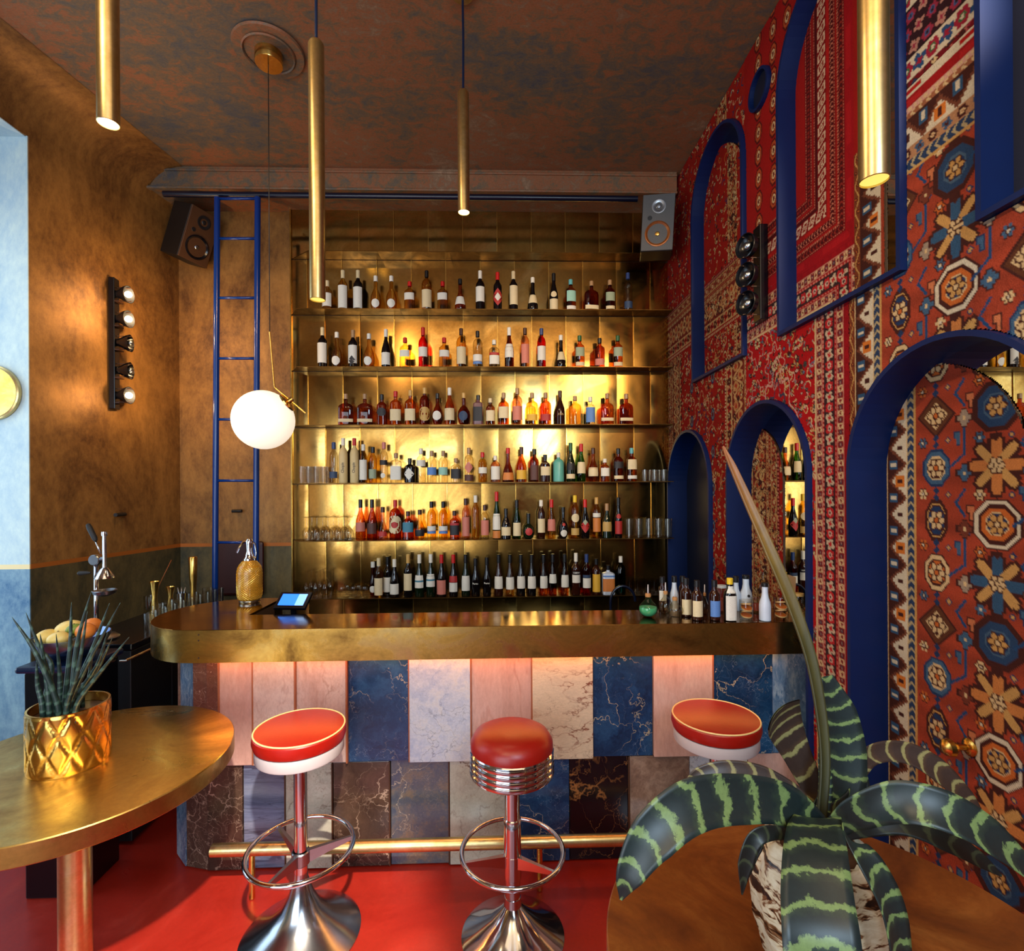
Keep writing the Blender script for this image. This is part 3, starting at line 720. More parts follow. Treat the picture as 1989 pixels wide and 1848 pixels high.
edges = [(YF, .63)] + [(1.363, 1.625), (2.355, 2.69), (3.41, YB)]
for y0, y1 in edges: b.box(XS, 1.60, y0, y1, 2.42, ZC)
for y0, y1 in ((.63, 1.363), (1.625, 2.355), (2.69, 3.41)): b.box(XS, 1.60, y0, y1, 3.88, ZC)
for y0, y1 in ((YF, 1.11), (1.887, 2.13), (2.905, 3.14), (3.92, YB)): b.box(XS, 1.60, y0, y1, 0, 2.42)
for y0, y1 in ((1.11, 1.887), (2.13, 2.905), (3.14, 3.92)): b.box(XS, 1.60, y0, y1, 2.17, 2.42)
wr = struct('wall_right', b, simple('dark_masonry', (60, 30, 22), .8))
ST = .0046
def add_rug(r, x, keep, label, parent=wr, name='rug'):
    o = link(name, rug_mesh(name, r, x, keep), parent); tag(o, label); return o
add_rug(rug_far(2.70, 3.965, 0, 3.99, ST), XR, outside, 'red floral rug with gold border bands, nearest the bottle wall')
add_rug(rug_red(1.90, 2.70, 0, 2.69, ST), XR - .002, outside, 'bright red floral rug with a dark flowered border')
add_rug(rug_bokhara(1.84, 2.70, 2.69, 3.99, ST), XR - .001, outside, 'dark red rug with a chain of cream lozenges, by the ceiling')
add_rug(rug_rust(.98, 1.90, 0, 3.0, ST), XR - .001, lambda U, V: outside(U, V) & ~((U > 1.842) & (V > 2.69)), 'rust rug with octagons, big flowers and blue vines')
add_rug(rug_maroon(.98, 1.84, 3.0, 3.99, ST), XR, outside, 'maroon rug with white floral bands, by the ceiling')
add_rug(rug_rust(YF, .98, 0, 3.0, .012), XR - .001, outside, 'rust rug beside the camera')
add_rug(rug_maroon(YF, .98, 3.0, 3.99, .012), XR, outside, None)

def arch_path(a, n=28):
    u0, u1, z0, z1 = a; r = (u1 - u0) / 2; c = (u0 + u1) / 2; zs = z1 - r
    p = [(u1, z0)] + [(c + r * math.cos(PI * i / n), zs + r * math.sin(PI * i / n)) for i in range(n + 1)] + [(u0, z0)]
    return p
def ring(path, x0, x1, w, closed=True, lipw=None):
    """frame band following the opening: reveal inside, raised lip towards the room"""
    n = len(path); P = [Vector((0, p[0], p[1])) for p in path]; vs = []
    for i, p in enumerate(P):
        a = P[i - 1] if i > 0 or closed else p; c = P[(i + 1) % n] if i < n - 1 or closed else p
        t = (c - p).normalized() + (p - a).normalized() if (c - p).length and (p - a).length else (c - a)
        t.normalize(); nr = Vector((0, t.z, -t.y))
        k = 1.0
        if (c - p).length and (p - a).length:
            dd = (c - p).normalized().dot((p - a).normalized()); k = 1 / math.sqrt(max(.25, (1 + dd) / 2))
        o = p + nr * w * k
        vs += [(x0, p.y, p.z), (x0, o.y, o.z), (x1, o.y, o.z), (x1, p.y, p.z)]
    fs = []
    for i in range(n if closed else n - 1):
        j = (i + 1) % n
        for k in range(4): fs.append((i * 4 + k, i * 4 + (k + 1) % 4, j * 4 + (k + 1) % 4, j * 4 + k))
    if not closed: fs += [(0, 1, 2, 3), ((n - 1) * 4 + 3, (n - 1) * 4 + 2, (n - 1) * 4 + 1, (n - 1) * 4)]
    return MB().add(vs, fs)
def XMk(k): return 1.395 if k.startswith('window') else 1.453
def plate(path, x0, x1):
    n = len(path); vs = [(x0, u, z) for u, z in path] + [(x1, u, z) for u, z in path]
    return MB().add(vs, [tuple(range(n)), tuple(range(n, 2 * n))[::-1]] + [(i, (i + 1) % n, (i + 1) % n + n, i + n) for i in range(n)])
# arched rug-covered boards inside the niches: right edge, circle centre (u, z), radius, pattern
INNER = {'window_1': (3.255, 3.387, .45, rug_far), 'window_2': (2.25, 3.40, .45, None), 'door_2': (2.874, 1.752, .306, rug_far), 'door_3': (1.713, 1.772, .356, rug_rust)}
LAB = {'window_1': 'upper blue arched niche nearest the bottle wall', 'window_2': 'upper blue arched niche, middle one', 'window_3': 'upper blue arched niche at the right edge',
       'door_1': 'lower blue arched doorway nearest the bottle wall', 'door_2': 'lower blue arched doorway with mirror behind the bar end', 'door_3': 'large lower blue arched doorway with rug-covered door'}
for k, a in ARCH.items():
    p = arch_path(a); XM = XMk(k)
    fr = ring(p, XR - .026, XM + .004, -.017, closed=(a[2] > 0))
    fo = struct(k, fr, M['blue_frame']); tag(fo, LAB[k])
    if k in INNER:
        plate(arch_path((a[0] - .01, a[1] + .01, a[2], a[3] + .01)), XM, XM + .006).obj('mirror_pane', M['mirror'], fo)
        cu, cz, cr, fn = INNER[k]; ue = cu - cr; ia = (max(ue, a[0]), a[1], a[2], a[3])
        def inside(U, V, cu=cu, cz=cz, cr=cr, a=a, ue=ue):
            return in_arch(U, V, a, -.004) & (U > ue) & ((V < cz) | (U > cu) & (V < cz + cr) | (np.hypot(U - cu, V - cz) < cr))
        if fn is None:
            r = rug_bokhara(ue, 2.36, 2.42, 4.0, ST); rs_ = rug_bokhara(ue - .115, 2.36 - .115, 2.42, 4.0, ST)
            h_ = min(r.C.shape[1], rs_.C.shape[1]); r.C[:, :h_] = rs_.C[:, :h_]
            rr = Rug(ue, 2.36, 2.42, 4.0, ST, RU); one = np.ones(rr.U.shape, bool); d = 1.955 - rr.U
            band(rr, one, d, rr.V, 0, .035, [(118, 56, 30), GO, BR, OR], .1, 'vine')
            band(rr, one, d, rr.V, .035, .14, [(66, 30, 22), WH, (110, 60, 40), (200, 110, 40), BR, (48, 80, 110)], .12, 'zig')
            mk = (r.U < 1.955) & (r.V < 3.0); r.C[mk] = rr.C[mk]
            low = (r.V < 2.69) & (r.U >= 1.955); q = rug_red(ue, 2.36, 2.42, 4.0, ST); r.C[low] = q.C[low]
        else: r = fn(ia[0], ia[1], a[2], a[3], ST)
        add_rug(r, XM - .006, inside, 'arched rug-covered panel inside the niche', fo, 'rug_panel')
        top = min(cz + cr, a[3]); n = 16
        pp = [(a[1] - .002, a[2] + .001), (a[1] - .002, min(cz, a[3] - (a[1] - a[0]) / 2))]
        for q in range(n + 1):                                        # outline = niche arch and panel arch, whichever is lower
            u = a[1] - .002 - (a[1] - .002 - ue) * q / n; R0 = (a[1] - a[0]) / 2; c0 = (a[0] + a[1]) / 2
            z1 = a[3] - R0 + math.sqrt(max(0, R0 * R0 - (u - c0) ** 2)); z2 = cz + (cr if u > cu else math.sqrt(max(0, cr * cr - (u - cu) ** 2)))
            pp.append((u, min(z1, z2) - .003))
        pp.append((ue, a[2] + .001))
        plate(pp, XM - .0055, XM - .0005).obj('panel_board', M['walnut'], fo)
    else:
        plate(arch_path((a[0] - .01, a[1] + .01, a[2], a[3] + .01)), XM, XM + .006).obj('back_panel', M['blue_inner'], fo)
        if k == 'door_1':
            MB().tube([(1.415, 3.36, 0), (1.415, 3.36, 2.0)], .022, 14).obj('highlight_bar', M['blue_frame'], fo)  # round bar added to give the blue niche its upright highlight
n = 32; p = [(PORT[0] + PORT[2] * math.cos(2 * PI * i / n), PORT[1] + PORT[2] * math.sin(2 * PI * i / n)) for i in range(n)]
po = struct('window_4', ring(p, XR - .022, XR + .003, -.014), M['blue_frame']); tag(po, 'small round blue porthole between the upper niches')
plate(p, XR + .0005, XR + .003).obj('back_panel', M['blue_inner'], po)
# brass knob on the rug-covered door
kp = at(1884, 1452, X=1.453 - .006)
kb = MB().lathe([(.0, .0), (.026, 0), (.027, .004), (.02, .009), (.009, .012), (.009, .045), (.02, .05), (.027, .062), (.024, .076), (.012, .084), (0, .085)], 20)
kb.xf(Matrix.Translation(kp) @ Matrix.Rotation(-PI / 2, 4, 'Y'))
kb.obj('door_knob', M['brass_bright'], bpy.data.objects['door_3'])

# ================================================================== BRASS BOTTLE WALL AND SHELVES
YS0, YS1 = 3.80, 3.945
SZ = [at(965, y, Y=YS0).z for y in (489, 600, 712, 824.5, 937, 1048.5, 1160)]
bw = thing('back_bar', 'brass-clad bottle wall with seven long brass shelves behind the bar', 'shelving', (-.1, 3.95, 0))
def rel(o): o.matrix_parent_inverse = Matrix.Translation(-bw.location); return o
rows = [(SZ[0] + .006, 3.86)] + [(SZ[i + 1] + .001, SZ[i] - .006) for i in range(6)] + [(.70, SZ[6] - .006)]
x0w, x1w = -1.545, 1.333
sheet_cache = {}
for ri, (z0, z1) in enumerate(rows):
    off = .143 if ri % 2 == 1 else .273
    xs = [x0w]; k = math.floor((x0w - off) / .262) + 1
    while off + k * .262 < x1w - .03:
        if off + k * .262 > x0w + .04: xs.append(off + k * .262)
        k += 1
    xs.append(x1w)
    for a, c in zip(xs[:-1], xs[1:]):
        mb = MB(); nx, nz = 6, 6; w = c - a - .003; h = z1 - z0 - .002; ph = random.uniform(-1, 1); am = random.uniform(.0004, .0018); tl = random.uniform(-.0012, .0012)
        vs = []
        for j in range(nz + 1):
            for i in range(nx + 1):
                s_, t_ = i / nx, j / nz
                y = YS1 - am * math.sin(PI * s_) * (.6 + .4 * math.sin(PI * t_ + ph)) - tl * (s_ - .5) - .0005
                if i in (0, nx): y += .0012
                vs.append((a + .0015 + w * s_, y, z0 + h * t_))
        fs = [(j * (nx + 1) + i, j * (nx + 1) + i + 1, (j + 1) * (nx + 1) + i + 1, (j + 1) * (nx + 1) + i) for j in range(nz) for i in range(nx)]
        mb.add(vs, fs, True)
        rel(mb.obj('brass_sheet', M['brass_sheet'], bw))
        # folded upright edge, its lit line painted in as brighter brass
        if c < x1w - .01:
            e = MB().box(c - .0022, c + .0022, YS1 - .007, YS1 + .004, z0, z1 - .001); rel(e.obj('sheet_seam', M['brass_bright'], bw))
e = MB().box(x0w - .01, x0w, YS1 - .012, YB, .0, 3.87); rel(e.obj('edge_strip', M['brass_bright'], bw))
e = MB().box(x0w, x1w, YS1 + .005, YB - .001, .02, 3.865); rel(e.obj('backing_board', M['walnut'], bw))
for i, z in enumerate(SZ):
    xl = at(600 if i == 0 else 576, 700, Y=YS0).x
    mb = MB(); xr = 1.318; t = .005
    cuts = [xl] + [x for x in [xl + .5 + .53 * k + (.25 if i % 2 else 0) for k in range(6)] if x < xr - .1] + [xr]
    for a, c in zip(cuts[:-1], cuts[1:]):
        A = a + .0006; Cc = c - .0006
        p = [(A, YS0), (Cc, YS0), (Cc, YS1 - .001), (A, YS1 - .001)]
        if a == xl: p[3] = (x0w, YS1 - .001)
        q = MB().prism(p, z - t, z)
        rel(tag(q.obj('shelf', M['brass_shelf'], bw)))
# dark back counter under the shelves
bc = thing('back_counter', 'low black back counter under the brass shelves', 'counter', (-.1, 3.66, 0))
def relto(o, par): o.matrix_parent_inverse = Matrix.Translation(-par.location); return o
relto(MB().box(-1.2, 1.30, 3.42, 3.93, .66, .70, .004).obj('worktop', M['black_gloss'], bc), bc)
for i in range(5): relto(MB().box(-1.19 + i * .498, -1.19 + i * .498 + .49, 3.45, 3.92, .02, .655, .004).obj('cabinet_door', M['black'], bc), bc)
fc = thing('faucet', 'thin dark arched tap behind the bar', 'faucet', (.62, 3.3, .705))
c0 = at(1186, 1192, Y=3.50); fc.location = (c0.x, 3.5, .705)
pts = [(0, 0, 0), (0, 0, .24)] + [(.085 - .085 * math.cos(a), 0, .24 + .105 * math.sin(a)) for a in [PI * i / 12 for i in range(1, 13)]]
MB().tube(pts, .009, 10).obj('spout', M['dark_pipe'], fc); MB().lathe([(0, 0), (.026, 0), (.026, .02), (.012, .03), (0, .03)], 16).obj('base', M['dark_pipe'], fc)

# ================================================================== THE BAR
bar = thing('bar_counter', 'long curved brass-topped bar clad in mixed marble slabs', 'bar', (0, 2.255, 0))
BY = 2.255; ZT = 1.12
def rb(o): return relto(o, bar)
def capc(cx, cy, r, n=22): return [(cx + r * math.cos(t), cy + r * math.sin(t)) for t in [-PI / 2 - PI * i / n for i in range(n + 1)]]
out = [(1.385, BY)] + capc(-1.315, BY + .325, .325) + [(-1.20, BY + .65), (-1.20, BY + .262), (1.385, BY + .262)]
rb(MB().prism(out[::-1], ZT - .012, ZT).obj('countertop', M['brass_top'], bar))
arc = [(-1.20, BY)] + capc(-1.315, BY + .325, .3265)
fas = [[(1.385, BY - .0015), (.66, BY - .0015)], [(.66, BY - .0015), (-1.27, BY - .0015)], [(-1.27, BY - .0015)] + capc(-1.315, BY + .325, .3265) + [(-1.2, BY + .6515)]]
for pl in fas:
    vs = []; zz = (ZT - .142, ZT - .002)
    for z in zz:
        for x, y in pl: vs.append((x, y, z))
    n = len(pl); inner = []
    for z in zz:
        for i, (x, y) in enumerate(pl):
            cx, cy = (-1.315, BY + .325) if x < -1.30 else (x, BY + .325)
            d = Vector((cx - x, cy - y)); d = d.normalized() * .004 if d.length else Vector((0, .004)); inner.append((x + d.x, y + d.y, z))
    vs += inner; fs = []
    for i in range(n - 1):
        fs += [(i, i + 1, i + 1 + n, i + n), (2 * n + i, 3 * n + i, 3 * n + i + 1, 2 * n + i + 1), (i, 2 * n + i, 2 * n + i + 1, i + 1), (n + i, n + i + 1, 3 * n + i + 1, 3 * n + i)]
    rb(MB().add(vs, fs, n > 3).obj('fascia_panel', M['brass_bar'], bar))
sc = MB()
for px, zs in ((386, (ZT - .02, ZT - .045, ZT - .12)),):
    for z in zs: q = at(px, 1225, Y=BY); sc.lathe([(0, 0), (.004, 0), (.003, .002), (0, .002)], 8, (0, 0, 0)); sc.xf(Matrix.Translation((q.x, BY - .002, z)) @ Matrix.Rotation(PI / 2, 4, 'X'), len(sc.v) - 32)
rb(sc.obj('screw', M['walnut'], bar))
core = [(1.38, BY + .16)] + capc(-1.315, BY + .345, .205) + [(-1.2, BY + .55), (-1.2, BY + .25), (1.38, BY + .25)]
rb(MB().prism(core[::-1], 0.01, ZT - .012).obj('core', M['walnut'], bar))
rb(MB().box(-1.3, 1.3, BY + .02, BY + .034, ZT - .142, ZT - .128).obj('led_strip', M['led'], bar))
PYF = BY + .115
def tile(px0, px1, z0, z1, mat, proud, y=None):
    a = at(px0, 1400, Y=PYF).x; c = at(px1, 1400, Y=PYF).x
    o = MB().box(a + .0012, c - .0012, PYF - proud, PYF + .04, z0, z1, .0025).obj('marble_slab', MA[mat], bar); return rb(o)
ZU = at(965, 1471, Y=PYF).z
up = [(432, 497, 'pink', .012), (497, 578, 'rose', .016), (578, 677, 'rose', .004), (677, 797, 'blue', .0), (797, 915, 'white', .018), (915, 1033, 'pink', .006), (1033, 1150, 'breccia', .018), (1150, 1266, 'blue', .0), (1266, 1380, 'pink', .016), (1380, 1497, 'blue', .004), (1497, 1572, 'steelblue', .0)]
for a, c, mt, pr in up: tile(a, c, ZU, ZT - .018, mt, pr + .016)
es = simple('edge_orange_brown', (150, 84, 50), .5)  # orange-brown for the thin strips at the slab joints
for px in (432, 497, 578, 677, 797, 915, 1033, 1380):
    x = at(px, 1400, Y=PYF).x; rb(MB().box(x - .004, x + .004, PYF - .033, PYF + .03, ZU + .001, ZT - .02, .0015).obj('edge_strip', es, bar))
for px in (556, 647, 758, 873, 984, 1221):
    x = at(px, 1600, Y=PYF).x; rb(MB().box(x - .003, x + .003, PYF - .015, PYF + .03, .008, ZU - .005, .001).obj('edge_strip', M['walnut'], bar))
lo = [(472, 556, 'layer', 0), (556, 647, 'cream', .012), (647, 758, 'brown', .006), (758, 873, 'cloud', .0), (873, 984, 'cream', .012), (984, 1105, 'blue', .004), (1105, 1221, 'black', 0), (1221, 1337, 'granite', .01), (1337, 1395, 'white', 0), (1395, 1450, 'cream', .006), (1450, 1560, 'pink', .01)]
for a, c, mt, pr in lo: tile(a, c, .006, ZU - .004, mt, pr + .002)
# slabs round the curved left end, set as facets
def facets(z0, z1, R, lst, a_start):
    cx, cy = -1.315, PYF + .235; a = a_start
    for w, mt, pr in lst:
        da = w / R; a1 = a - da
        p = [(cx + (R + pr) * math.cos(t), cy + (R + pr) * math.sin(t)) for t in (a - .006, a1 + .006)] + [(cx + (R - .03) * math.cos(t), cy + (R - .03) * math.sin(t)) for t in (a1 + .006, a - .006)]
        rb(MB().prism(p, z0, z1).obj('marble_slab', MA[mt], bar)); a = a1
xa = at(432, 1400, Y=PYF).x; xb = at(472, 1400, Y=PYF).x
for x0, x1, z0, z1, mt, pr in ((-1.315, xa, ZU, ZT - .018, 'redbrown', .012), (-1.315, xb, .006, ZU - .004, 'brown', .006)):
    m_ = at(430, 1400, Y=PYF).x
    rb(MB().box(x0 + .001, x1 - .001, PYF - pr - .004, PYF + .04, z0, z1, .0025).obj('marble_slab', MA[mt], bar))
facets(ZU, ZT - .018, .235, [(.07, 'redbrown', .004), (.12, 'steelblue', -.004), (.10, 'granite', .006), (.12, 'brown', 0), (.12, 'blue', .0)], -PI / 2)
facets(.006, ZU - .004, .235, [(.115, 'brown', .004), (.125, 'steelblue', .008), (.11, 'granite', 0), (.12, 'brown', .004), (.12, 'blue', .0)], -PI / 2)
# foot rail
l0 = at(412, 1652, Y=2.20); r0_ = Vector((1.28, 2.20, l0.z))
fr = rb(MB().tube([l0, r0_], .0255, 20).obj('foot_rail', M['brass_tube'], bar))
for px in (493, 1048, 1500):
    x = at(px, 1745, Y=2.215).x
    q = MB().tube([(x, 2.2, .004), (x, 2.2, l0.z)], .0125, 14).obj('rail_post', M['brass_bright'], fr)
# inner work counter behind the bar front
ic = thing('work_counter', 'dark steel work counter hidden behind the raised bar front', 'counter', (0, 2.75, 0))
relto(MB().box(-1.18, 1.3, 2.53, 2.95, .86, .90, .004).obj('worktop', M['black_gloss'], ic), ic)
relto(MB().box(-1.18, 1.3, 2.55, 2.93, .02, .86, .004).obj('cabinet', M['black'], ic), ic)
# ================================================================== TALL TABLES
def table(name, cx, cy, r, z, top_m, label, leg, legm):
    t = thing(name, label, 'table', (cx, cy, 0))
    MB().lathe([(0, -.062), (r - .004, -.062), (r, -.058), (r, -.003), (r - .003, 0), (0, 0)], 96, (0, 0, z)).obj('tabletop', top_m, t)
    lx, ly = leg
    MB().lathe([(0, .012), (.047, .012), (.047, z - .06), (0, z - .06)], 28, (lx, ly, 0)).obj('leg', legm, t)
    MB().lathe([(0, 0), (.135, 0), (.135, .006), (.128, .012), (.05, .014), (0, .014)], 40, (lx, ly, 0)).obj('base_plate', legm, t)
    return t
tl = at(146, 1700, Y=1.80)
table('round_table', -1.415, 1.80, .452, .80, M['brass_table'], 'round brass-topped table with gold pot of spiky plant, left foreground', (tl.x + 1.415, 0), M['brass_tube'])
table('round_table', .675, .975, .462, .80, M['copper_table'], 'round copper-brown table under the banded plant, right foreground', (0, 0), M['brass_tube'])

# ================================================================== BAR STOOLS
def stool(kind, px, Y, zs, R, Rb, rz, label):
    c = at(px, 1600, Y=Y); t = thing('bar_stool', label, 'stool', (c.x, Y, 0), rz, 'red bar stools along the bar')
    zr = .335 if kind == 'plain' else .325
    if kind == 'plain':
        MB().lathe([(0, zs - .055), (R - .016, zs - .055), (R - .006, zs - .05), (R, zs - .03), (R - .002, zs - .008), (R - .008, zs - .001), (R - .02, zs + .002), (0, zs + .003)], 48).obj('seat_cushion', M['red_leather'], t)
        MB().tube([(math.cos(a) * (R - .006), math.sin(a) * (R - .006), zs - .001) for a in [2 * PI * i / 48 for i in range(48)]], .0032, 8, closed=True).obj('piping', M['piping'], t)
        MB().lathe([(0, zs - .10), (R - .012, zs - .10), (R - .009, zs - .095), (R - .009, zs - .055), (0, zs - .054)], 48).obj('seat_pan', M['white_metal'], t)
        base = [(0, 0), (Rb, 0), (Rb, .004), (Rb - .012, .012), (Rb * .78, .032), (Rb * .52, .068), (Rb * .32, .112), (Rb * .20, .165), (.026, .225), (.024, .25), (0, .25)]
        pole = [(.0245, .24), (.0245, zr - .02), (.0245, zs - .10)]
    else:
        MB().lathe([(0, zs - .055), (R - .008, zs - .055), (R - .001, zs - .045), (R - .002, zs - .02), (R - .018, zs + .005), (R * .7, zs + .019), (R * .35, zs + .024), (0, zs + .025)], 48).obj('seat_cushion', M['red_leather'], t)
        pr = [(0, zs - .145), (R - .008, zs - .145), (R - .004, zs - .142)]
        for k in range(4):
            z0 = zs - .142 + k * .022; pr += [(R + .001, z0 + .004), (R + .003, z0 + .011), (R + .001, z0 + .018), (R - .004, z0 + .022)]
        pr += [(R + .002, zs - .05), (R - .002, zs - .046), (R - .006, zs - .05)]
        MB().lathe(pr, 56).obj('chrome_band', M['chrome'], t)
        base = [(0, 0), (Rb, 0), (Rb, .003), (Rb - .01, .009), (Rb * .7, .034), (Rb * .42, .07), (.045, .105), (.034, .118), (.032, .15), (0, .15)]
        pole = [(.030, .13), (.030, .22), (.0335, .224), (.0335, .45), (.030, .454), (.030, zs - .14)]
    MB().lathe(base, 56).obj('base', M['pewter'] if kind == 'plain' else M['chrome'], t)
    MB().lathe(pole, 28).obj('pole', M['chrome'], t)
    RR = .195
    MB().tube([(math.cos(a) * RR, math.sin(a) * RR, zr) for a in [2 * PI * i / 56 for i in range(56)]], .0095, 12, closed=True).obj('foot_ring', M['chrome'], t)
    n = 3
    for k in range(n):
        a = 2 * PI * k / n + .5; d = Vector((math.cos(a), math.sin(a), 0)); s = Vector((-d.y, d.x, 0)); m_ = MB(); vs = []
        for q, w, h, z in ((.022, .010, .024, zr - .035), (.1, .007, .015, zr - .018), (RR - .004, .005, .007, zr)):
            p = d * q
            for sx, sz in ((-1, -1), (1, -1), (1, 1), (-1, 1)): vs.append(tuple(p + s * w * sx + Vector((0, 0, z + h * sz))))
        fs = [(0, 3, 2, 1), (8, 9, 10, 11)] + [(i * 4 + j, i * 4 + (j + 1) % 4, i * 4 + 4 + (j + 1) % 4, i * 4 + 4 + j) for i in (0, 1) for j in range(4)]
        m_.add(vs, fs).obj('spoke', M['steel'] if kind == 'plain' else M['chrome'], t)
    MB().lathe([(.03, zr - .06), (.034, zr - .055), (.034, zr - .012), (.03, zr - .008)], 24).obj('collar', M['steel'] if kind == 'plain' else M['chrome'], t)
    return t
stool('plain', 584, 2.015, .805, .171, .222, -.2, 'red stool with cream piping and white pan, nearest the brass table')
stool('band', 995, 1.985, .772, .160, .198, .9, 'domed red stool with ribbed chrome band, middle of the bar')
stool('plain', 1391, 2.03, .81, .170, .222, .4, 'red stool with cream piping and white pan, behind the banded plant')

# ================================================================== PENDANT LAMPS
def pendant(px, y0, y1, Y, r, face, label, ztop=None, w=0):
    p1 = at(px, y1, Y=Y); z1 = p1.z; z0 = at(px, y0, Y=Y).z if y0 is not None else ztop
    t = thing('pendant_lamp', label, 'lamp', (p1.x, Y, ZC), 0, 'brass tube pendant lamps')
    L_ = z0 - z1; b0 = z1 - ZC
    MB().lathe([(r * .93, 0), (r, .001), (r, L_ - .01), (r * .8, L_), (0, L_), ], 36, (0, 0, b0)).obj('tube', M['brass_tube'], t)
    MB().lathe([(0, .004), (r * .94, .004), (r * .94, .007), (0, .007)], 28, (0, 0, b0)).obj('light_disc', M[face], t)
    MB().tube([(0, 0, b0 + L_), (.002, 0, (b0 + L_) * .5), (0, 0, -.02)], .0055, 8).obj('cord', M['navy_gloss'], t)
    MB().lathe([(0, -.028), (.05, -.028), (.052, -.024), (.052, 0), (0, 0)], 24).obj('ceiling_cup', M['brass_tube'], t)
    return t, p1
pendant(210.5, None, 241, 1.43, .0262, 'lamp_lit', 'lit brass tube pendant at the upper left, nearest the left wall', 3.75)
pendant(617, 82, 583, 1.85, .0272, 'lamp_mid', 'long brass tube pendant hanging lowest, left of centre')
pendant(901, 178, 413, 2.35, .0265, 'lamp_lit', 'short lit brass tube pendant near the middle of the ceiling')
pendant(1698, None, 352, .98, .0262, 'lamp_mid', 'bright brass tube pendant in front of the rug wall', 3.5)
for px, y, Y, pw, sz in ((210, 250, 1.43, 9, .02), (901, 420, 2.35, 12, .02), (617, 590, 1.85, 4, .02), (1698, 356, .98, 6, .02)):
    p = at(px, y, Y=Y); light('pendant_spot', 'SPOT', p - Vector((0, 0, .012)), pw, WARM2, p - Vector((0, 0, 1)), sz, spot=110, blend=.7)

# globe lamp on a bent brass rod
gc = at(522, 85, Y=2.70); gx = gc.x
gl = thing('globe_lamp', 'white glass globe lamp hanging from a bent brass rod', 'lamp', (gx, 2.70, ZC))
def G(px, py, dy=0): return at(px, py, Y=2.70 + dy) - Vector((gx, 2.70, ZC))
MB().lathe([(0, -.02), (.17, -.016), (.175, -.006), (.165, 0), (0, 0)], 56).obj('ceiling_rose', M['ceiling'], gl)
MB().lathe([(.118, -.022), (.124, -.028), (.13, -.022)], 56).obj('rose_moulding', M['ceiling'], gl)
MB().lathe([(0, -.075), (.066, -.075), (.068, -.071), (.068, -.018), (0, -.018)], 40).obj('canopy', M['brass_bright'], gl)
MB().tube([G(521, 90), G(524, 646)], .0022, 6).obj('cord', M['rubber'], gl)
MB().tube([G(524, 645), G(533, 752), G(534, 753.5), G(594, 803)], .0042, 10).obj('rod', M['brass_bright'], gl)
g0 = G(512, 816, .0)
MB().lathe([(.1515 * math.sin(PI * i / 24), -.1515 * math.cos(PI * i / 24)) for i in range(25)], 48, tuple(g0)).obj('glass_globe', M['globe'], gl)
d = (G(560, 781) - g0).normalized(); mm = Vector((0, 0, 1)).rotation_difference(d).to_matrix().to_4x4()
MB().lathe([(0, .145), (.05, .146), (.05, .154), (.014, .162), (.012, .185), (0, .185)], 28).xf(Matrix.Translation(g0) @ mm).obj('socket', M['brass_bright'], gl)

# ================================================================== LADDER AND RAIL
rl = thing('ladder_rail', 'dark blue steel rail under the ceiling beam', 'rail', (-.6, 3.64, 3.8))
ra = at(318, 380, Y=3.63); rz_ = at(800, 382, Y=3.63).z; rb2 = at(1238, 380, Y=3.63)
MB().tube([(ra.x + .6, -.01, rz_ - 3.8), (rb2.x + .6, -.01, rz_ - 3.8)], .02, 14).obj('tube', M['dark_pipe'], rl)
for px in (415, 528, 760, 1010, 1225):
    x = at(px, 380, Y=3.63).x + .6; MB().tube([(x, -.01, rz_ - 3.8), (x, .035, rz_ - 3.8 + .02)], .008, 10).obj('bracket', M['chrome'], rl)
ld = thing('ladder', 'blue tubular steel library ladder leaning against the back wall', 'ladder', (-2.0, 3.60, 0))
a0, a1 = at(422, 384, Y=3.60), at(418, 1120, Y=3.60); c0_, c1_ = at(500.5, 384, Y=3.60), at(497, 1120, Y=3.60)
o_ = Vector((2.0, -3.60, 0))
def down(a, b): q = a + (b - a) * ((a.z - .0) / (a.z - b.z)); return q
al, cl = down(a0, a1), down(c0_, c1_)
MB().tube([a0 + o_, al + o_], .0195, 16).obj('side_rail', M['blue_ladder'], ld)
MB().tube([c0_ + o_, cl + o_], .0195, 16).obj('side_rail', M['blue_ladder'], ld)
for y in (386, 463.5, 579, 696.5, 815, 934, 1054, 1170):
    f = (y - 384) / (1120 - 384); A_ = a0 + (a1 - a0) * f; C_ = c0_ + (c1_ - c0_) * f
    MB().tube([A_ + o_, C_ + o_], .0095, 10).obj('rung', M['blue_ladder'], ld)

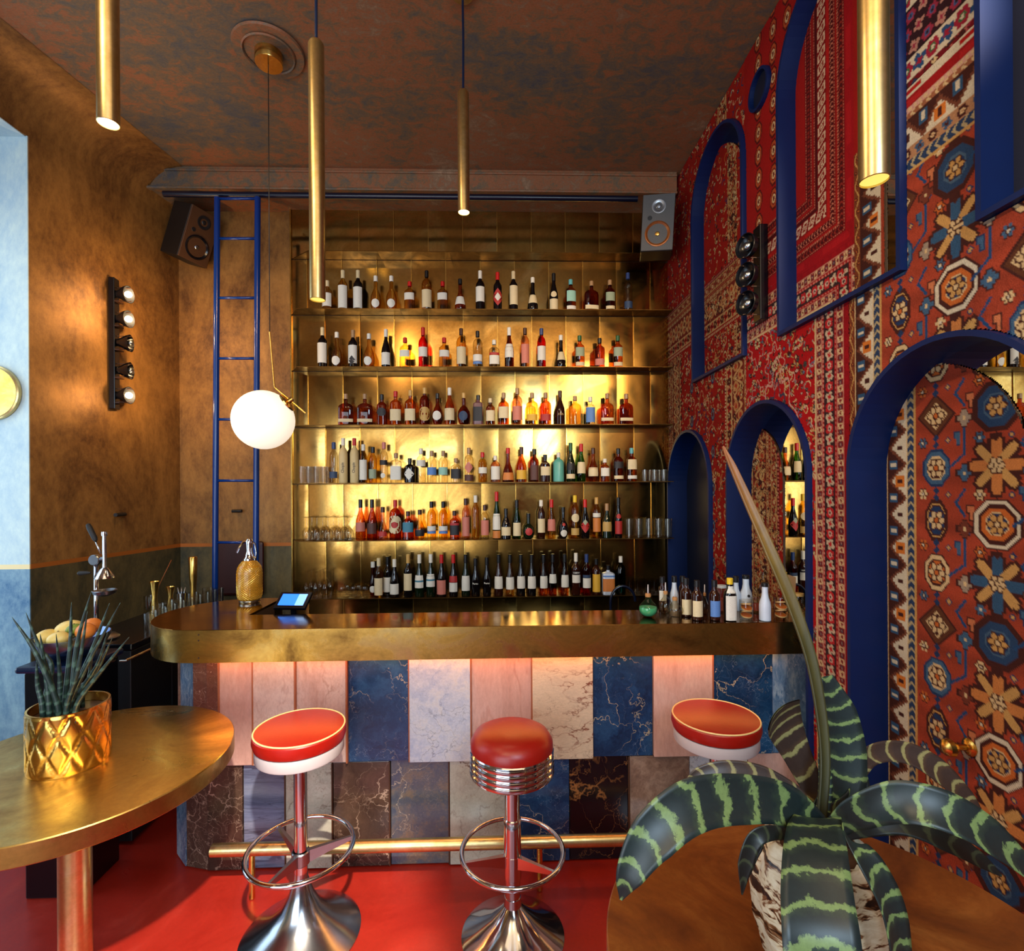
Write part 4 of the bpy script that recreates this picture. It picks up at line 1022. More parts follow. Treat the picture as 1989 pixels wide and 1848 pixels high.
# ================================================================== LOUDSPEAKERS
def speaker(label, loc, rot, grey):
    t = bpy.data.objects.new('loudspeaker', None); COL.objects.link(t); t.location = loc; t.rotation_euler = rot; tag(t, label, 'loudspeaker', 'loudspeakers on the back wall')
    w, h, dp = .215, .37, .21
    MB().box(-w / 2, w / 2, 0, dp, -h / 2, h / 2, .005).obj('cabinet', M['black'] if grey else M['black'], t)
    MB().box(-w / 2 + .002, w / 2 - .002, -.012, .0, -h / 2 + .002, h / 2 - .002, .003).obj('front_baffle', M['speaker_grey'] if grey else M['speaker_brown'], t)
    X90 = Matrix.Rotation(PI / 2, 4, 'X')
    MB().lathe([(.084, 0), (.084, .004), (.077, .006), (.07, .002), (.03, -.022), (0, -.022)], 36).xf(Matrix.Translation((0, -.0125, -.075)) @ X90).obj('woofer', M['copper_table'] if grey else M['black_gloss'], t)
    MB().lathe([(0, .006), (.012, .004), (.02, -.004), (.022, -.016)], 24).xf(Matrix.Translation((0, -.012, -.075)) @ X90).obj('dust_cap', M['brass_bright'] if grey else M['steel'], t)
    MB().lathe([(.047, 0), (.047, .003), (.04, .004), (.018, -.003), (.012, .003), (0, .005)], 28).xf(Matrix.Translation((.0, -.0125, .105)) @ X90).obj('tweeter', M['steel'] if grey else M['black'], t)
    MB().lathe([(0, .0015), (.014, .0015), (.015, .0005)], 18).xf(Matrix.Translation((-.055, -.0125, .03)) @ X90).obj('port', M['black'], t)
    return t
q = at(1276, 436, Y=3.52)
speaker('grey-fronted black loudspeaker in the right corner beside the rugs', (q.x, 3.50, q.z), (math.radians(6), math.radians(3), math.radians(-14)), True)
q = at(388, 462, Y=3.78)
speaker('dark loudspeaker tilted down in the left corner behind the ladder', (q.x, 3.77, q.z), (math.radians(20), math.radians(4), math.radians(64)), False)

# ================================================================== WALL LIGHTS
def barn(t, p, d, lit, up):
    """reflector lamp head: cup on two arms pointing along d"""
    mm = Matrix.Translation(p) @ Vector((0, 0, 1)).rotation_difference(d).to_matrix().to_4x4()
    MB().lathe([(0, 0), (.024, 0), (.026, .01), (.05, .05), (.056, .07), (.053, .071), (.047, .052), (.02, .014), (0, .012)], 24).xf(mm).obj('lamp_head', M['black_gloss'] if not lit else M['black'], t)
    MB().lathe([(.02 * math.sin(PI * i / 10), .066 - .021 * math.cos(PI * i / 10)) for i in range(11)], 14).xf(mm).obj('bulb', M['bulb'] if lit else M['steel'], t)
x_ = LX(3.3)
q0, q1 = at(222, 541, X=x_ + .04), at(222, 795, X=x_ + .04)
wlY = q0.y
sl = thing('wall_light', 'black bar wall light with three lit bulbs on the left wall', 'lamp', (LX(wlY), wlY, (q0.z + q1.z) / 2), math.radians(8.9))
H2 = (q0.z - q1.z) / 2
MB().box(0, .035, -.03, .03, -H2, H2, .004).obj('back_bar', M['black_gloss'], sl)
zz0 = sl.location.z
for py, lit in ((570, 1), (618, 1), (664, 0), (718, 0), (767, 1)):
    z = at(238, py, X=x_ + .1).z - zz0
    for s_ in (-1, 1): MB().box(.03, .12, -.002, .002, z + s_ * .043 - .002, z + s_ * .043 + .002).obj('arm', M['walnut'], sl)
    MB().box(.03, .06, -.028, .028, z - .055, z - .048).obj('bracket', M['walnut'], sl)
    barn(sl, Vector((.04, 0, z)), Vector((1, -.12 if lit else .1, 0)).normalized(), lit, 0)
    if lit:
        p = Vector((LX(wlY) + .27, wlY - .02, z + zz0)); light('wall_light_bulb', 'POINT', p, 5, WARM, size=.02)
q0, q1 = at(1474, 441, X=XR - .03), at(1474, 625, X=XR - .03)
sr = thing('wall_light', 'black bar wall light with three unlit round heads on the rugs', 'lamp', (XR - .003, q0.y, (q0.z + q1.z) / 2))
H2 = (q0.z - q1.z) / 2
MB().box(-.04, 0, -.035, .035, -H2, H2, .004).obj('back_bar', M['black_gloss'], sr)
for py in (481, 537, 592):
    z = at(1447, py, X=XR - .1).z - sr.location.z
    for s_ in (-1, 1): MB().box(-.11, -.035, -.002, .002, z + s_ * .05 - .002, z + s_ * .05 + .002).obj('arm', M['walnut'], sr)
    mm = Matrix.Translation((-.06, 0, z)) @ Vector((0, 0, 1)).rotation_difference(Vector((-.93, -.36, 0)).normalized()).to_matrix().to_4x4()
    MB().lathe([(0, 0), (.03, 0), (.055, .02), (.06, .05), (.056, .052), (.05, .034), (.03, .02), (0, .018)], 28).xf(mm).obj('lamp_head', M['black_gloss'], sr)
    MB().lathe([(.022 * math.sin(PI * i / 10), .036 - .016 * math.cos(PI * i / 10)) for i in range(11)], 14).xf(mm).obj('bulb', M['steel'], sr)

# ================================================================== LEFT SIDE
mc = at(-16, 763, Y=YJ - .02)
wm = thing('wall_mirror', 'round brass-framed mirror on the blue recess wall, left edge', 'mirror', (mc.x, YJ - .008, mc.z))
X90 = Matrix.Rotation(PI / 2, 4, 'X')
MB().lathe([(.148, 0), (.152, .004), (.152, .022), (.145, .026), (.138, .022), (.138, .012)], 56).xf(X90).obj('frame', M['brass_tube'], wm)
MB().lathe([(0, .014), (.139, .013)], 56).xf(X90).obj('glass', M['brass_bright'], wm)
for px, py, on in ((225, 1000, 'left'), (461, 993, 'back')):
    if on == 'left': q = at(px, py, X=LX(3.3) + .03); h = thing('coat_hook', 'small black bar hook on the left wall below the wall light', 'hook', (LX(q.y), q.y, q.z), math.radians(8.9), 'black bar hooks')
    else: q = at(px, py, Y=YB - .03); h = thing('coat_hook', 'small black bar hook on the back wall between the ladder rails', 'hook', (q.x, YB, q.z), -PI / 2, 'black bar hooks')
    L2 = .055 if on == 'left' else .036
    MB().tube([(.035, -L2, 0), (.035, L2, 0)], .012, 12).obj('bar', M['rubber'], h)
    MB().tube([(0, 0, 0), (.035, 0, 0)], .006, 8).obj('stem', M['rubber'], h)
# side counter along the left wall
CX0, CX1, CZ = -2.14, -1.77, .98
sc_ = thing('side_counter', 'black side counter along the left wall carrying glasses', 'counter', (-1.97, 3.1, 0))
relto(MB().box(CX0, CX1, 2.54, 3.50, CZ - .03, CZ, .005).obj('worktop', M['black_gloss'], sc_), sc_)
for i in range(3): relto(MB().box(CX0 + .01, CX1 - .01, 2.55 + .315 * i, 2.55 + .315 * i + .31, .02, CZ - .035, .004).obj('cabinet', M['black'], sc_), sc_)
relto(MB().box(CX1 - .008, CX1 + .09, 2.55, 2.95, .50, .52).obj('shelf', M['walnut'], sc_), sc_)
relto(MB().tube([(CX1 + .01, 2.45, CZ - .05), (CX1 + .035, 2.45, CZ - .05), (CX1 + .035, 2.75, CZ - .05), (CX1 + .01, 2.75, CZ - .05)], .006, 8).obj('towel_bar', M['chrome'], sc_), sc_)
# dark blue pedestal with the fruit bowl
pa = at(58, 1275, Y=2.12)
ps = thing('pedestal', 'narrow dark blue pedestal under the fruit bowl', 'pedestal', (-1.86, 2.355, 0))
MB().box(-.165, .105, -.145, .12, .955, .985, .012).obj('top', M['navy_gloss'], ps)
MB().box(-.14, .09, -.125, .10, 0.0, .955, .006).obj('body', M['black_gloss'], ps)
bx, by = at(139, 1240, Y=2.35).x, 2.35
bo = thing('fruit_bowl', 'blue-grey metal bowl heaped with citrus fruit on the pedestal', 'bowl', (bx, by, .986))
MB().lathe([(0, 0), (.055, 0), (.09, .014), (.122, .045), (.139, .082), (.142, .098), (.138, .098), (.132, .08), (.115, .048), (.085, .022), (.05, .01), (0, .008)], 40).obj('shell', simple('bowl_metal', (120, 140, 176), .25, 1, .1), bo)
fr_ = [('lemon', 'pale yellow lemon', 'large pale lemon on top of the heap in the bowl', (-.01, .0, .118), 1.25, .3), ('lemon', '', 'pale yellow lemon at the front left of the bowl', (-.072, -.045, .10), .95, 1.2),
       ('lemon', '', 'pale yellow lemon at the front centre of the bowl', (.01, -.082, .10), .95, .2), ('orange', '', 'orange at the front right of the bowl', (.085, -.03, .118), 1.0, 0),
       ('lime', '', 'green lime between the lemons and the orange in the bowl', (.035, -.03, .128), .68, .8), ('orange', '', 'orange at the back of the bowl', (.045, .06, .12), .95, 0), ('lemon', '', 'yellow lemon at the back left of the bowl', (-.07, .045, .105), .9, 2.1)]
FC = {'lemon': (236, 200, 110), 'orange': (232, 130, 50), 'lime': (120, 140, 50)}
for k, _, lb, p, s_, a in fr_:
    r = .033 * s_; m_ = MB()
    if k == 'orange': pr = [(r * 1.15 * math.sin(PI * i / 14), -r * 1.1 * math.cos(PI * i / 14)) for i in range(15)]
    else: pr = [(r * math.sin(PI * i / 16) ** .85, -r * 1.3 * math.cos(PI * i / 16)) for i in range(17)]; pr[0] = (0, -r * 1.42); pr[-1] = (0, r * 1.42)
    m_.lathe(pr, 22)
    if k != 'orange': m_.xf(Matrix.Rotation(a, 4, 'Z') @ Matrix.Rotation(PI / 2.3, 4, 'Y'))
    f = thing(k, lb, 'fruit', (bx + p[0], by + p[1], .986 + p[2]), 0, 'citrus fruit in the bowl')
    m_.obj('peel', simple(k + '_peel', FC[k], .42, 0, .1, 60, bump=.15), f)
    MB().lathe([(0, r * 1.05), (.004, r * 1.06), (.003, r * 1.12), (0, r * 1.13)], 8).obj('stem', M['walnut'], f)
# lever citrus press
pp_ = at(196, 1190, Y=2.64)
cp_ = thing('citrus_press', 'chrome lever citrus press with black handle on side counter', 'juicer', (pp_.x, 2.64, CZ))
def Q(px, py, Y=2.64): return at(px, py, Y=Y) - Vector((pp_.x, 2.64, CZ))
MB().lathe([(0, 0), (.075, 0), (.078, .008), (.06, .022), (0, .026)], 28).obj('base', M['steel'], cp_)
a_ = Q(178, 1175); MB().tube([(a_.x, .03, .01), (a_.x, .03, Q(178, 1100).z)], .010, 10).obj('column', M['chrome'], cp_)
b_ = Q(203, 1100)
MB().tube([(b_.x, 0, Q(203, 1112).z), (b_.x, 0, Q(203, 1040).z)], .009, 12).obj('rack_shaft', M['chrome'], cp_)
MB().lathe([(0, 0), (.013, 0), (.014, .01), (.013, .02), (0, .022)], 14, (b_.x, 0, Q(203, 1041).z)).obj('shaft_cap', M['chrome'], cp_)
MB().lathe([(.012, .052), (.018, .045), (.038, .01), (.042, 0), (.036, .002), (0, .03)], 28, (b_.x, 0, Q(203, 1123).z)).obj('cone', M['chrome'], cp_)
MB().lathe([(0, 0), (.02, 0), (.046, .012), (.052, .028), (.05, .03), (.03, .014), (0, .03)], 28, (b_.x, 0, Q(203, 1158).z)).obj('strainer_cup', M['steel'], cp_)
MB().tube([(a_.x, .03, Q(178, 1158).z), (b_.x, 0, Q(203, 1158).z + .01)], .007, 8).obj('cup_arm', M['steel'], cp_)
MB().lathe([(0, -.014), (.024, -.014), (.027, -.01), (.027, .01), (.024, .014), (0, .014)], 24).xf(Matrix.Translation(Q(185, 1088)) @ Matrix.Rotation(PI / 2, 4, 'X')).obj('gear_housing', M['steel'], cp_)
MB().tube([Q(178, 1102) + Vector((0, .03, 0)), Q(185, 1088), Q(203, 1085)], .009, 8).obj('bridge', M['steel'], cp_)
MB().tube([Q(196, 1076), Q(185, 1050)], .004, 8).obj('lever', M['chrome'], cp_)
MB().tube([Q(186, 1051), Q(184, 1046), Q(174, 1026), Q(171, 1019), Q(170, 1018)], [.008, .012, .013, .010, .004], 12).obj('handle', M['rubber'], cp_)
MB().tube([Q(176, 1113), Q(168, 1113), Q(154, 1114), Q(151, 1114)], [.004, .009, .011, .005], 10).obj('side_handle', M['rubber'], cp_)

# ================================================================== GLASSWARE MESHES
def tumbler(r, h, t=.0022, taper=.92):
    return [(0, 0), (r * taper, 0), (r, h), (r - t, h), (r * taper - t, .012), (0, .010)]
def wine(r, h, up=1):
    st = h * .40; pr = [(0, 0), (r * .85, 0), (r * .8, .003), (.006, .008), (.0042, st * .5), (.005, st), (r * .5, st + .012), (r * .95, st + (h - st) * .35), (r, st + (h - st) * .5), (r * .78, h), (r * .78 - .0015, h), (r - .002, st + (h - st) * .5), (r * .93, st + (h - st) * .37), (r * .45, st + .016), (0, st + .008)]
    return pr
def coupe(r, h):
    st = h * .5; return [(0, 0), (r * .7, 0), (r * .66, .003), (.005, .008), (.004, st), (r * .5, st + .012), (r * .9, h - .018), (r, h), (r - .0015, h), (r * .88, h - .015), (r * .45, st + .015), (0, st + .008)]
GM = {}
def gmesh(key, prof, flip=False, n=20):
    if key not in GM:
        h = max(z for _, z in prof)
        if flip: prof = [(r, h - z) for r, z in prof]
        GM[key] = MB().lathe(prof, n).mesh(key, M['glass'])
    return GM[key]
def glass(key, me, loc, label, cat, group):
    o = link(key, me, None, loc); tag(o, label, cat, group); return o
# glasses, jiggers and tools on the side counter
NTH = ['', 'first', 'second', 'third', 'fourth', 'fifth', 'sixth', 'seventh', 'eighth', 'ninth']
for i in range(9):
    for j, x in enumerate((CX1 - .045, CX1 - .125)):
        if j and i in (0, 1, 5, 7): continue
        glass('tumbler', gmesh('tumbler_dark', tumbler(.032, .105)), (x, 2.745 + i * .082 + .02 * j, CZ + .0005), 'clear tumbler on the black side counter, %s from the citrus press in the %s row' % (NTH[i + 1], ('near', 'far')[j]), 'glass', 'tumblers on the side counter')
def prop(name, px, py_top, Y, prof, mat, label, cat, parts=(), z=CZ):
    q = at(px, py_top, Y=Y); t = thing(name, label, cat, (q.x, Y, z + .0005)); H = q.z - z
    MB().lathe([(r, zz * H) for r, zz in prof], 24).obj('body', mat, t)
    return t, H
JX = [(0, 0), (.019, 0), (.02, .02), (.012, .45), (.021, .98), (.021, 1), (.019, 1), (.01, .5), (0, .46)]
prop('jigger', 300, 1130, 3.20, [(0, 0), (.024, 0), (.025, .02), (.013, .5), (.026, 1), (.024, 1), (.011, .54), (0, .52)], M['brass_bright'], 'tall brass jigger on the side counter, left of the two', 'jigger')
prop('jigger', 331, 1140, 3.36, [(0, 0), (.024, 0), (.025, .02), (.013, .5), (.026, 1), (.024, 1), (.011, .54), (0, .52)], M['brass_bright'], 'brass jigger on the side counter, right of the two', 'jigger')
prop('muddler', 375, 1082, 3.46, [(0, 0), (.02, 0), (.022, .1), (.018, .3), (.024, .6), (.026, .98), (.022, 1), (0, 1)], M['brass_bright'], 'tall brass cylinder standing at the back of the side counter', 'muddler')
t, H = prop('tool_cup', 352, 1152, 3.44, [(0, 0), (.03, 0), (.032, 1), (.029, 1), (.028, .1), (0, .08)], M['chrome'], 'chrome cup of dark-topped bar tools on the side counter', 'cup')
for i, dx in enumerate((-.014, 0, .014)): MB().tube([(dx * .5, 0, .02), (dx * 1.6, .004 * i, H + .035)], .004, 8).obj('bar_tool', M['steel'], t)
t, H = prop('spoon_glass', 290, 1158, 3.30, [(0, 0), (.028, 0), (.03, 1), (.028, 1), (.026, .1), (0, .08)], M['glass'], 'glass holding a slanted copper bar spoon on the side counter', 'glass')
MB().tube([(0, 0, .02), at(333, 1088, Y=3.3) - t.location], .0028, 6).obj('bar_spoon', M['copper_table'], t)
# chair behind the bar
ch = thing('chair', 'dark chair with oxblood back standing behind the bar near the ladder', 'chair', (at(462, 1080, Y=3.90).x, 3.92, 0), .0)
MB().box(-.175, .175, .0, .035, .93, 1.335, .02).obj('backrest', M['oxblood'], ch)
MB().box(-.17, .17, -.25, .0, .66, .71, .015).obj('seat', M['oxblood'], ch)
for x, y in ((-.14, -.22), (.14, -.22), (-.14, 0), (.14, 0)): MB().tube([(x * 1.1, y, 0), (x * .93, y, .67 if y else .99)], .012, 8).obj('leg', M['dark_pipe'], ch)

# ================================================================== SODA SIPHON AND TILL TABLET
sp_ = at(485, 1170, Z=ZT)
so = thing('soda_siphon', 'amber soda siphon in wire mesh with chrome spout on the bar', 'siphon', (sp_.x, sp_.y, ZT + .0005))
Rs, Hs = .0625, at(485, 1088, Y=sp_.y).z - ZT
MB().lathe([(0, 0), (.05, 0), (.052, .004), (.052, .014), (.047, .016), (0, .016)], 32).obj('foot', M['steel'], so)
body = [(0, .014), (.05, .014), (.058, .022), (Rs, .045), (Rs, Hs * .72), (Rs * .9, Hs * .85), (Rs * .62, Hs * .95), (.028, Hs), (0, Hs)]
MB().lathe(body, 36).obj('bottle', simple('amber_siphon', (196, 128, 24), .3, 0, .1, 20, coat=.3), so)
mesh_ = MB()
def rad(z):
    for (r0, z0), (r1, z1) in zip(body[1:-1], body[2:]):
        if z0 <= z <= z1: return r0 + (r1 - r0) * (z - z0) / max(1e-6, z1 - z0)
    return .03
for s_ in (-1, 1):
    for i in range(26):
        pts = []
        for j in range(13):
            z = .022 + (Hs - .03) * j / 12; a = 2 * PI * i / 26 + s_ * j * .36; r = rad(z) + .0008; pts.append((r * math.cos(a), r * math.sin(a), z))
        mesh_.tube(pts, .0011, 3, cap=False)
tag(mesh_.obj('wire_mesh', simple('mesh_wire', (238, 196, 96), .35, .8), so), kind='stuff')
MB().lathe([(.03, Hs - .006), (.03, Hs + .008), (.022, Hs + .018), (.02, Hs + .03), (.014, Hs + .05), (.017, Hs + .085), (.018, Hs + .10), (.012, Hs + .112), (0, Hs + .114)], 24).obj('head', M['chrome'], so)
MB().tube([(-.008, -.002, Hs + .10), (-.03, -.004, Hs + .096), (-.05, -.006, Hs + .07), (-.062, -.008, Hs + .04)], [.007, .007, .006, .0045], 10).obj('spout', M['chrome'], so)
MB().tube([(.012, 0, Hs + .10), (.03, .0, Hs + .085), (.038, 0, Hs + .04), (.034, 0, Hs - .005)], [.005, .005, .004, .003], 8).obj('lever', M['chrome'], so)
tc_ = at(571, 1165, Y=2.62)
tb = thing('till_tablet', 'small black till tablet with blue screen behind the bar front', 'tablet', (tc_.x, 2.62, .90), math.radians(-6))
MB().box(-.05, .05, -.04, .04, 0, .012, .003).obj('foot', M['black'], tb)
MB().tube([(0, .0, .01), (0, 0, .17), (0, -.01, tc_.z - .90 - .01)], .014, 12).obj('stand', M['black_gloss'], tb)
mm = Matrix.Translation((0, -.01, tc_.z - .90)) @ Matrix.Rotation(math.radians(-52), 4, 'X')
def slab(x0, x1, z0, z1, y0, y1): return MB().box(x0, x1, y0, y1, z0, z1, .002).xf(mm)
slab(-.082, .082, -.052, .052, 0, .014).obj('case', M['black_gloss'], tb)
slab(-.066, .020, -.034, .038, -.0015, .001).obj('screen', M['screen'], tb)
slab(.020, .064, -.034, .038, -.0015, .001).obj('screen_panel', M['screen_light'], tb)
# ================================================================== BOTTLES
# outlines: (radius as share of half width or 'n' = neck, height share)
SHP = {
 'bord': ([(0, 0), (.88, 0), (1, .015), (1, .60), (.94, .665), (.62, .72), ('n', .77), ('n', 1)], 2, 1),
 'burg': ([(0, 0), (.92, 0), (1, .015), (1, .40), (.9, .50), (.62, .62), ('n', .74), ('n', 1)], 2, 1),
 'gin': ([(0, 0), (.9, 0), (1, .02), (1, .60), (.93, .67), (.62, .72), ('n', .76), ('n', 1)], 2.8, .9),
 'bulb': ([(0, 0), (.55, 0), (.72, .02), (.95, .14), (1, .26), (.93, .40), (.66, .52), ('n', .64), ('n', 1)], 2, 1),
 'flask': ([(0, 0), (.9, 0), (1, .02), (1, .54), (.93, .62), (.6, .68), ('n', .71), ('n', 1)], 3.4, .42),
 'cone': ([(0, 0), (.95, 0), (1, .02), (.98, .16), (.72, .38), (.42, .52), ('n', .62), ('n', 1)], 2, 1),
 'round': ([(0, 0), (.5, 0), (.8, .05), (.98, .2), (1, .3), (.9, .44), (.55, .55), ('n', .6), ('n', 1)], 2, 1),
 'tall': ([(0, 0), (.92, 0), (1, .02), (1, .66), (.8, .74), ('n', .80), ('n', 1)], 2, 1),
 'sq': ([(0, 0), (.94, 0), (1, .02), (1, .68), (.94, .73), (.5, .77), ('n', .79), ('n', 1)], 6, .9),
 'ball': ([(0, 0), (.4, 0), (.7, .06), (.95, .22), (1, .34), (.9, .48), (.6, .60), ('n', .66), ('n', .78), (.34, .80), (.2, .82), (.08, 1), (0, 1)], 2, 1),
}
CAPC = {'w': (232, 222, 204), 'k': (18, 16, 18), 'r': (196, 24, 22), 'g': (206, 158, 84), 'c': (220, 196, 150), 'b': (40, 60, 110), 't': (96, 168, 170), 'n': (70, 36, 22), 'p': (206, 120, 110), 'y': (232, 190, 40), 'gr': (40, 90, 50), 'o': (170, 130, 90)}
LABC = {'W': (226, 218, 202), 'C': (222, 200, 156), 'K': (30, 24, 26), 'B': (90, 130, 190), 'M': (150, 196, 176), 'O': (204, 120, 50), 'Y': (222, 170, 50), 'R': (176, 40, 34), 'G': (190, 150, 80), 'D': (40, 60, 90), 'Q': (206, 120, 100), 'T': (60, 120, 140), 'N': (84, 44, 34), 'V': (150, 160, 130)}
def ordinal(n): return ['', 'first', 'second', 'third', 'fourth', 'fifth', 'sixth', 'seventh', 'eighth', 'ninth', 'tenth', 'eleventh', 'twelfth', 'thirteenth', 'fourteenth', 'fifteenth', 'sixteenth', 'seventeenth', 'eighteenth', 'nineteenth', 'twentieth', 'twenty-first', 'twenty-second', 'twenty-third', 'twenty-fourth', 'twenty-fifth', 'twenty-sixth'][n]
def text_mesh(s, size, mat, bold=0):
    c = bpy.data.curves.new('txt', 'FONT'); c.body = s; c.size = size; c.align_x = 'CENTER'; c.align_y = 'CENTER'; c.offset = bold; c.resolution_u = 3
    o = bpy.data.objects.new('txt', c); COL.objects.link(o); bpy.context.view_layer.update()
    me = bpy.data.meshes.new_from_object(o.evaluated_get(bpy.context.evaluated_depsgraph_get()))
    bpy.data.objects.remove(o); bpy.data.curves.remove(c); me.materials.clear(); me.materials.append(mat)
    for v in me.vertices: v.co = (v.co.x, 0, v.co.y)
    return me
def bottle(name, label, cat, group, loc, w, h, shape, glass, cap, labs=(), capz=.80, neck=.0125, txt=None, rz=0, fill=None):
    prof, pw, ry = SHP[shape]; hw = w / 2; nf = min(.9, neck / hw)
    P = [((nf if r == 'n' else r) * hw, z * h) for r, z in prof]
    if P[-1][0] > 0: P.append((0, h))
    nz = [z for r, z in prof if r == 'n'][0]
    t = thing(name, label, cat, loc, rz, group)
    # superellipse only for the body, round neck
    mb = MB(); n = 20
    def ring_(r, z):
        f = 0 if z / h >= nz - .001 else 1; out = []
        for j in range(n):
            A = 2 * PI * j / n; ca, sa = math.cos(A), math.sin(A)
            if f and pw != 2: q = (abs(ca) ** pw + abs(sa) ** pw) ** (-1 / pw); ca *= q; sa *= q
            out.append((r * ca, r * sa * (max(ry, min(1, neck / max(r, 1e-5))) if f else 1), z))
        return out
    vs = []
    for r, z in P: vs += ring_(r, z)
    fs = [(i * n + j, i * n + (j + 1) % n, (i + 1) * n + (j + 1) % n, (i + 1) * n + j) for i in range(len(P) - 1) for j in range(n)]
    mb.add(vs, fs, True); mb.obj('glass_body', GL[glass], t)
    if cap:
        c0 = capz * h; r = nf * hw + .0012
        if shape == 'ball': pass
        else:
            MB().lathe([(r - .0005, c0), (r + .0004, c0 + .001), (r + .0004, h - .001), (r - .002, h + .002), (0, h + .002)], 16).obj('cap', paint(CAPC[cap], .35), t)
    def rad_at(z):
        for (r0, z0), (r1, z1) in zip(P[1:-1], P[2:]):
            if z0 <= z <= z1 + 1e-9: return r0 + (r1 - r0) * (z - z0) / max(1e-6, z1 - z0)
        return P[1][0]
    def sp(th, z, e=.0009):
        """surface point, th = 0 faces the camera side (-y)"""
        A = -PI / 2 + th; ca, sa = math.cos(A), math.sin(A); r = rad_at(z)
        if pw != 2: q = (abs(ca) ** pw + abs(sa) ** pw) ** (-1 / pw); ca *= q; sa *= q
        x, y = r * ca, r * sa * max(ry, min(1, neck / max(r, 1e-5))); L_ = math.hypot(x, y) or 1
        return (x * (1 + e / L_), y * (1 + e / L_), z)
    for i, lb in enumerate(labs):
        col, z0, z1, kind = lb; z0 *= h; z1 *= h; m_ = MB(); lm = labelm(LABC[col]); vs = []; fs = []
        if kind == 'f':
            nx, nzq, a = 10, 3, (1.15 if pw == 2 else 1.0)
            for j in range(nzq + 1):
                for k in range(nx + 1): vs.append(sp(-a + 2 * a * k / nx, z0 + (z1 - z0) * j / nzq))
            fs = [(j * (nx + 1) + k, j * (nx + 1) + k + 1, (j + 1) * (nx + 1) + k + 1, (j + 1) * (nx + 1) + k) for j in range(nzq) for k in range(nx)]
        else:
            zc = (z0 + z1) / 2; R = (z1 - z0) / 2; rr = rad_at(zc); nn = 16; vs.append(sp(0, zc, .0014))
            for q in (.5, 1):
                for k in range(nn):
                    A = 2 * PI * k / nn
                    if kind == 'o': dx, dz = R * q * math.cos(A), R * q * math.sin(A)
                    else:
                        s_ = abs(math.cos(A)) + abs(math.sin(A)); dx, dz = R * q * math.cos(A) / s_ * .8, R * q * math.sin(A) / s_
                    vs.append(sp(max(-1.4, min(1.4, dx / rr)), zc + dz, .0014))
            fs = [(0, 1 + k, 1 + (k + 1) % nn) for k in range(nn)] + [(1 + k, 1 + nn + k, 1 + nn + (k + 1) % nn, 1 + (k + 1) % nn) for k in range(nn)]
        m_.add(vs, fs, True).obj('paper_label', lm, t)
    if txt:
        s_, size, z, col, vert = txt
        me = text_mesh(s_, size, paint(col), .0003); y = sp(0, z * h, .002)[1]
        if vert:
            for v in me.vertices: v.co = (-v.co.z, 0, v.co.x)
        rr = abs(y)
        for v in me.vertices:
            th = v.co.x / max(rad_at(z * h), .01); q = sp(max(-1.2, min(1.2, th)), z * h, .0022); v.co = (q[0], q[1], z * h + v.co.z)
        link('lettering', me, t)
    return t
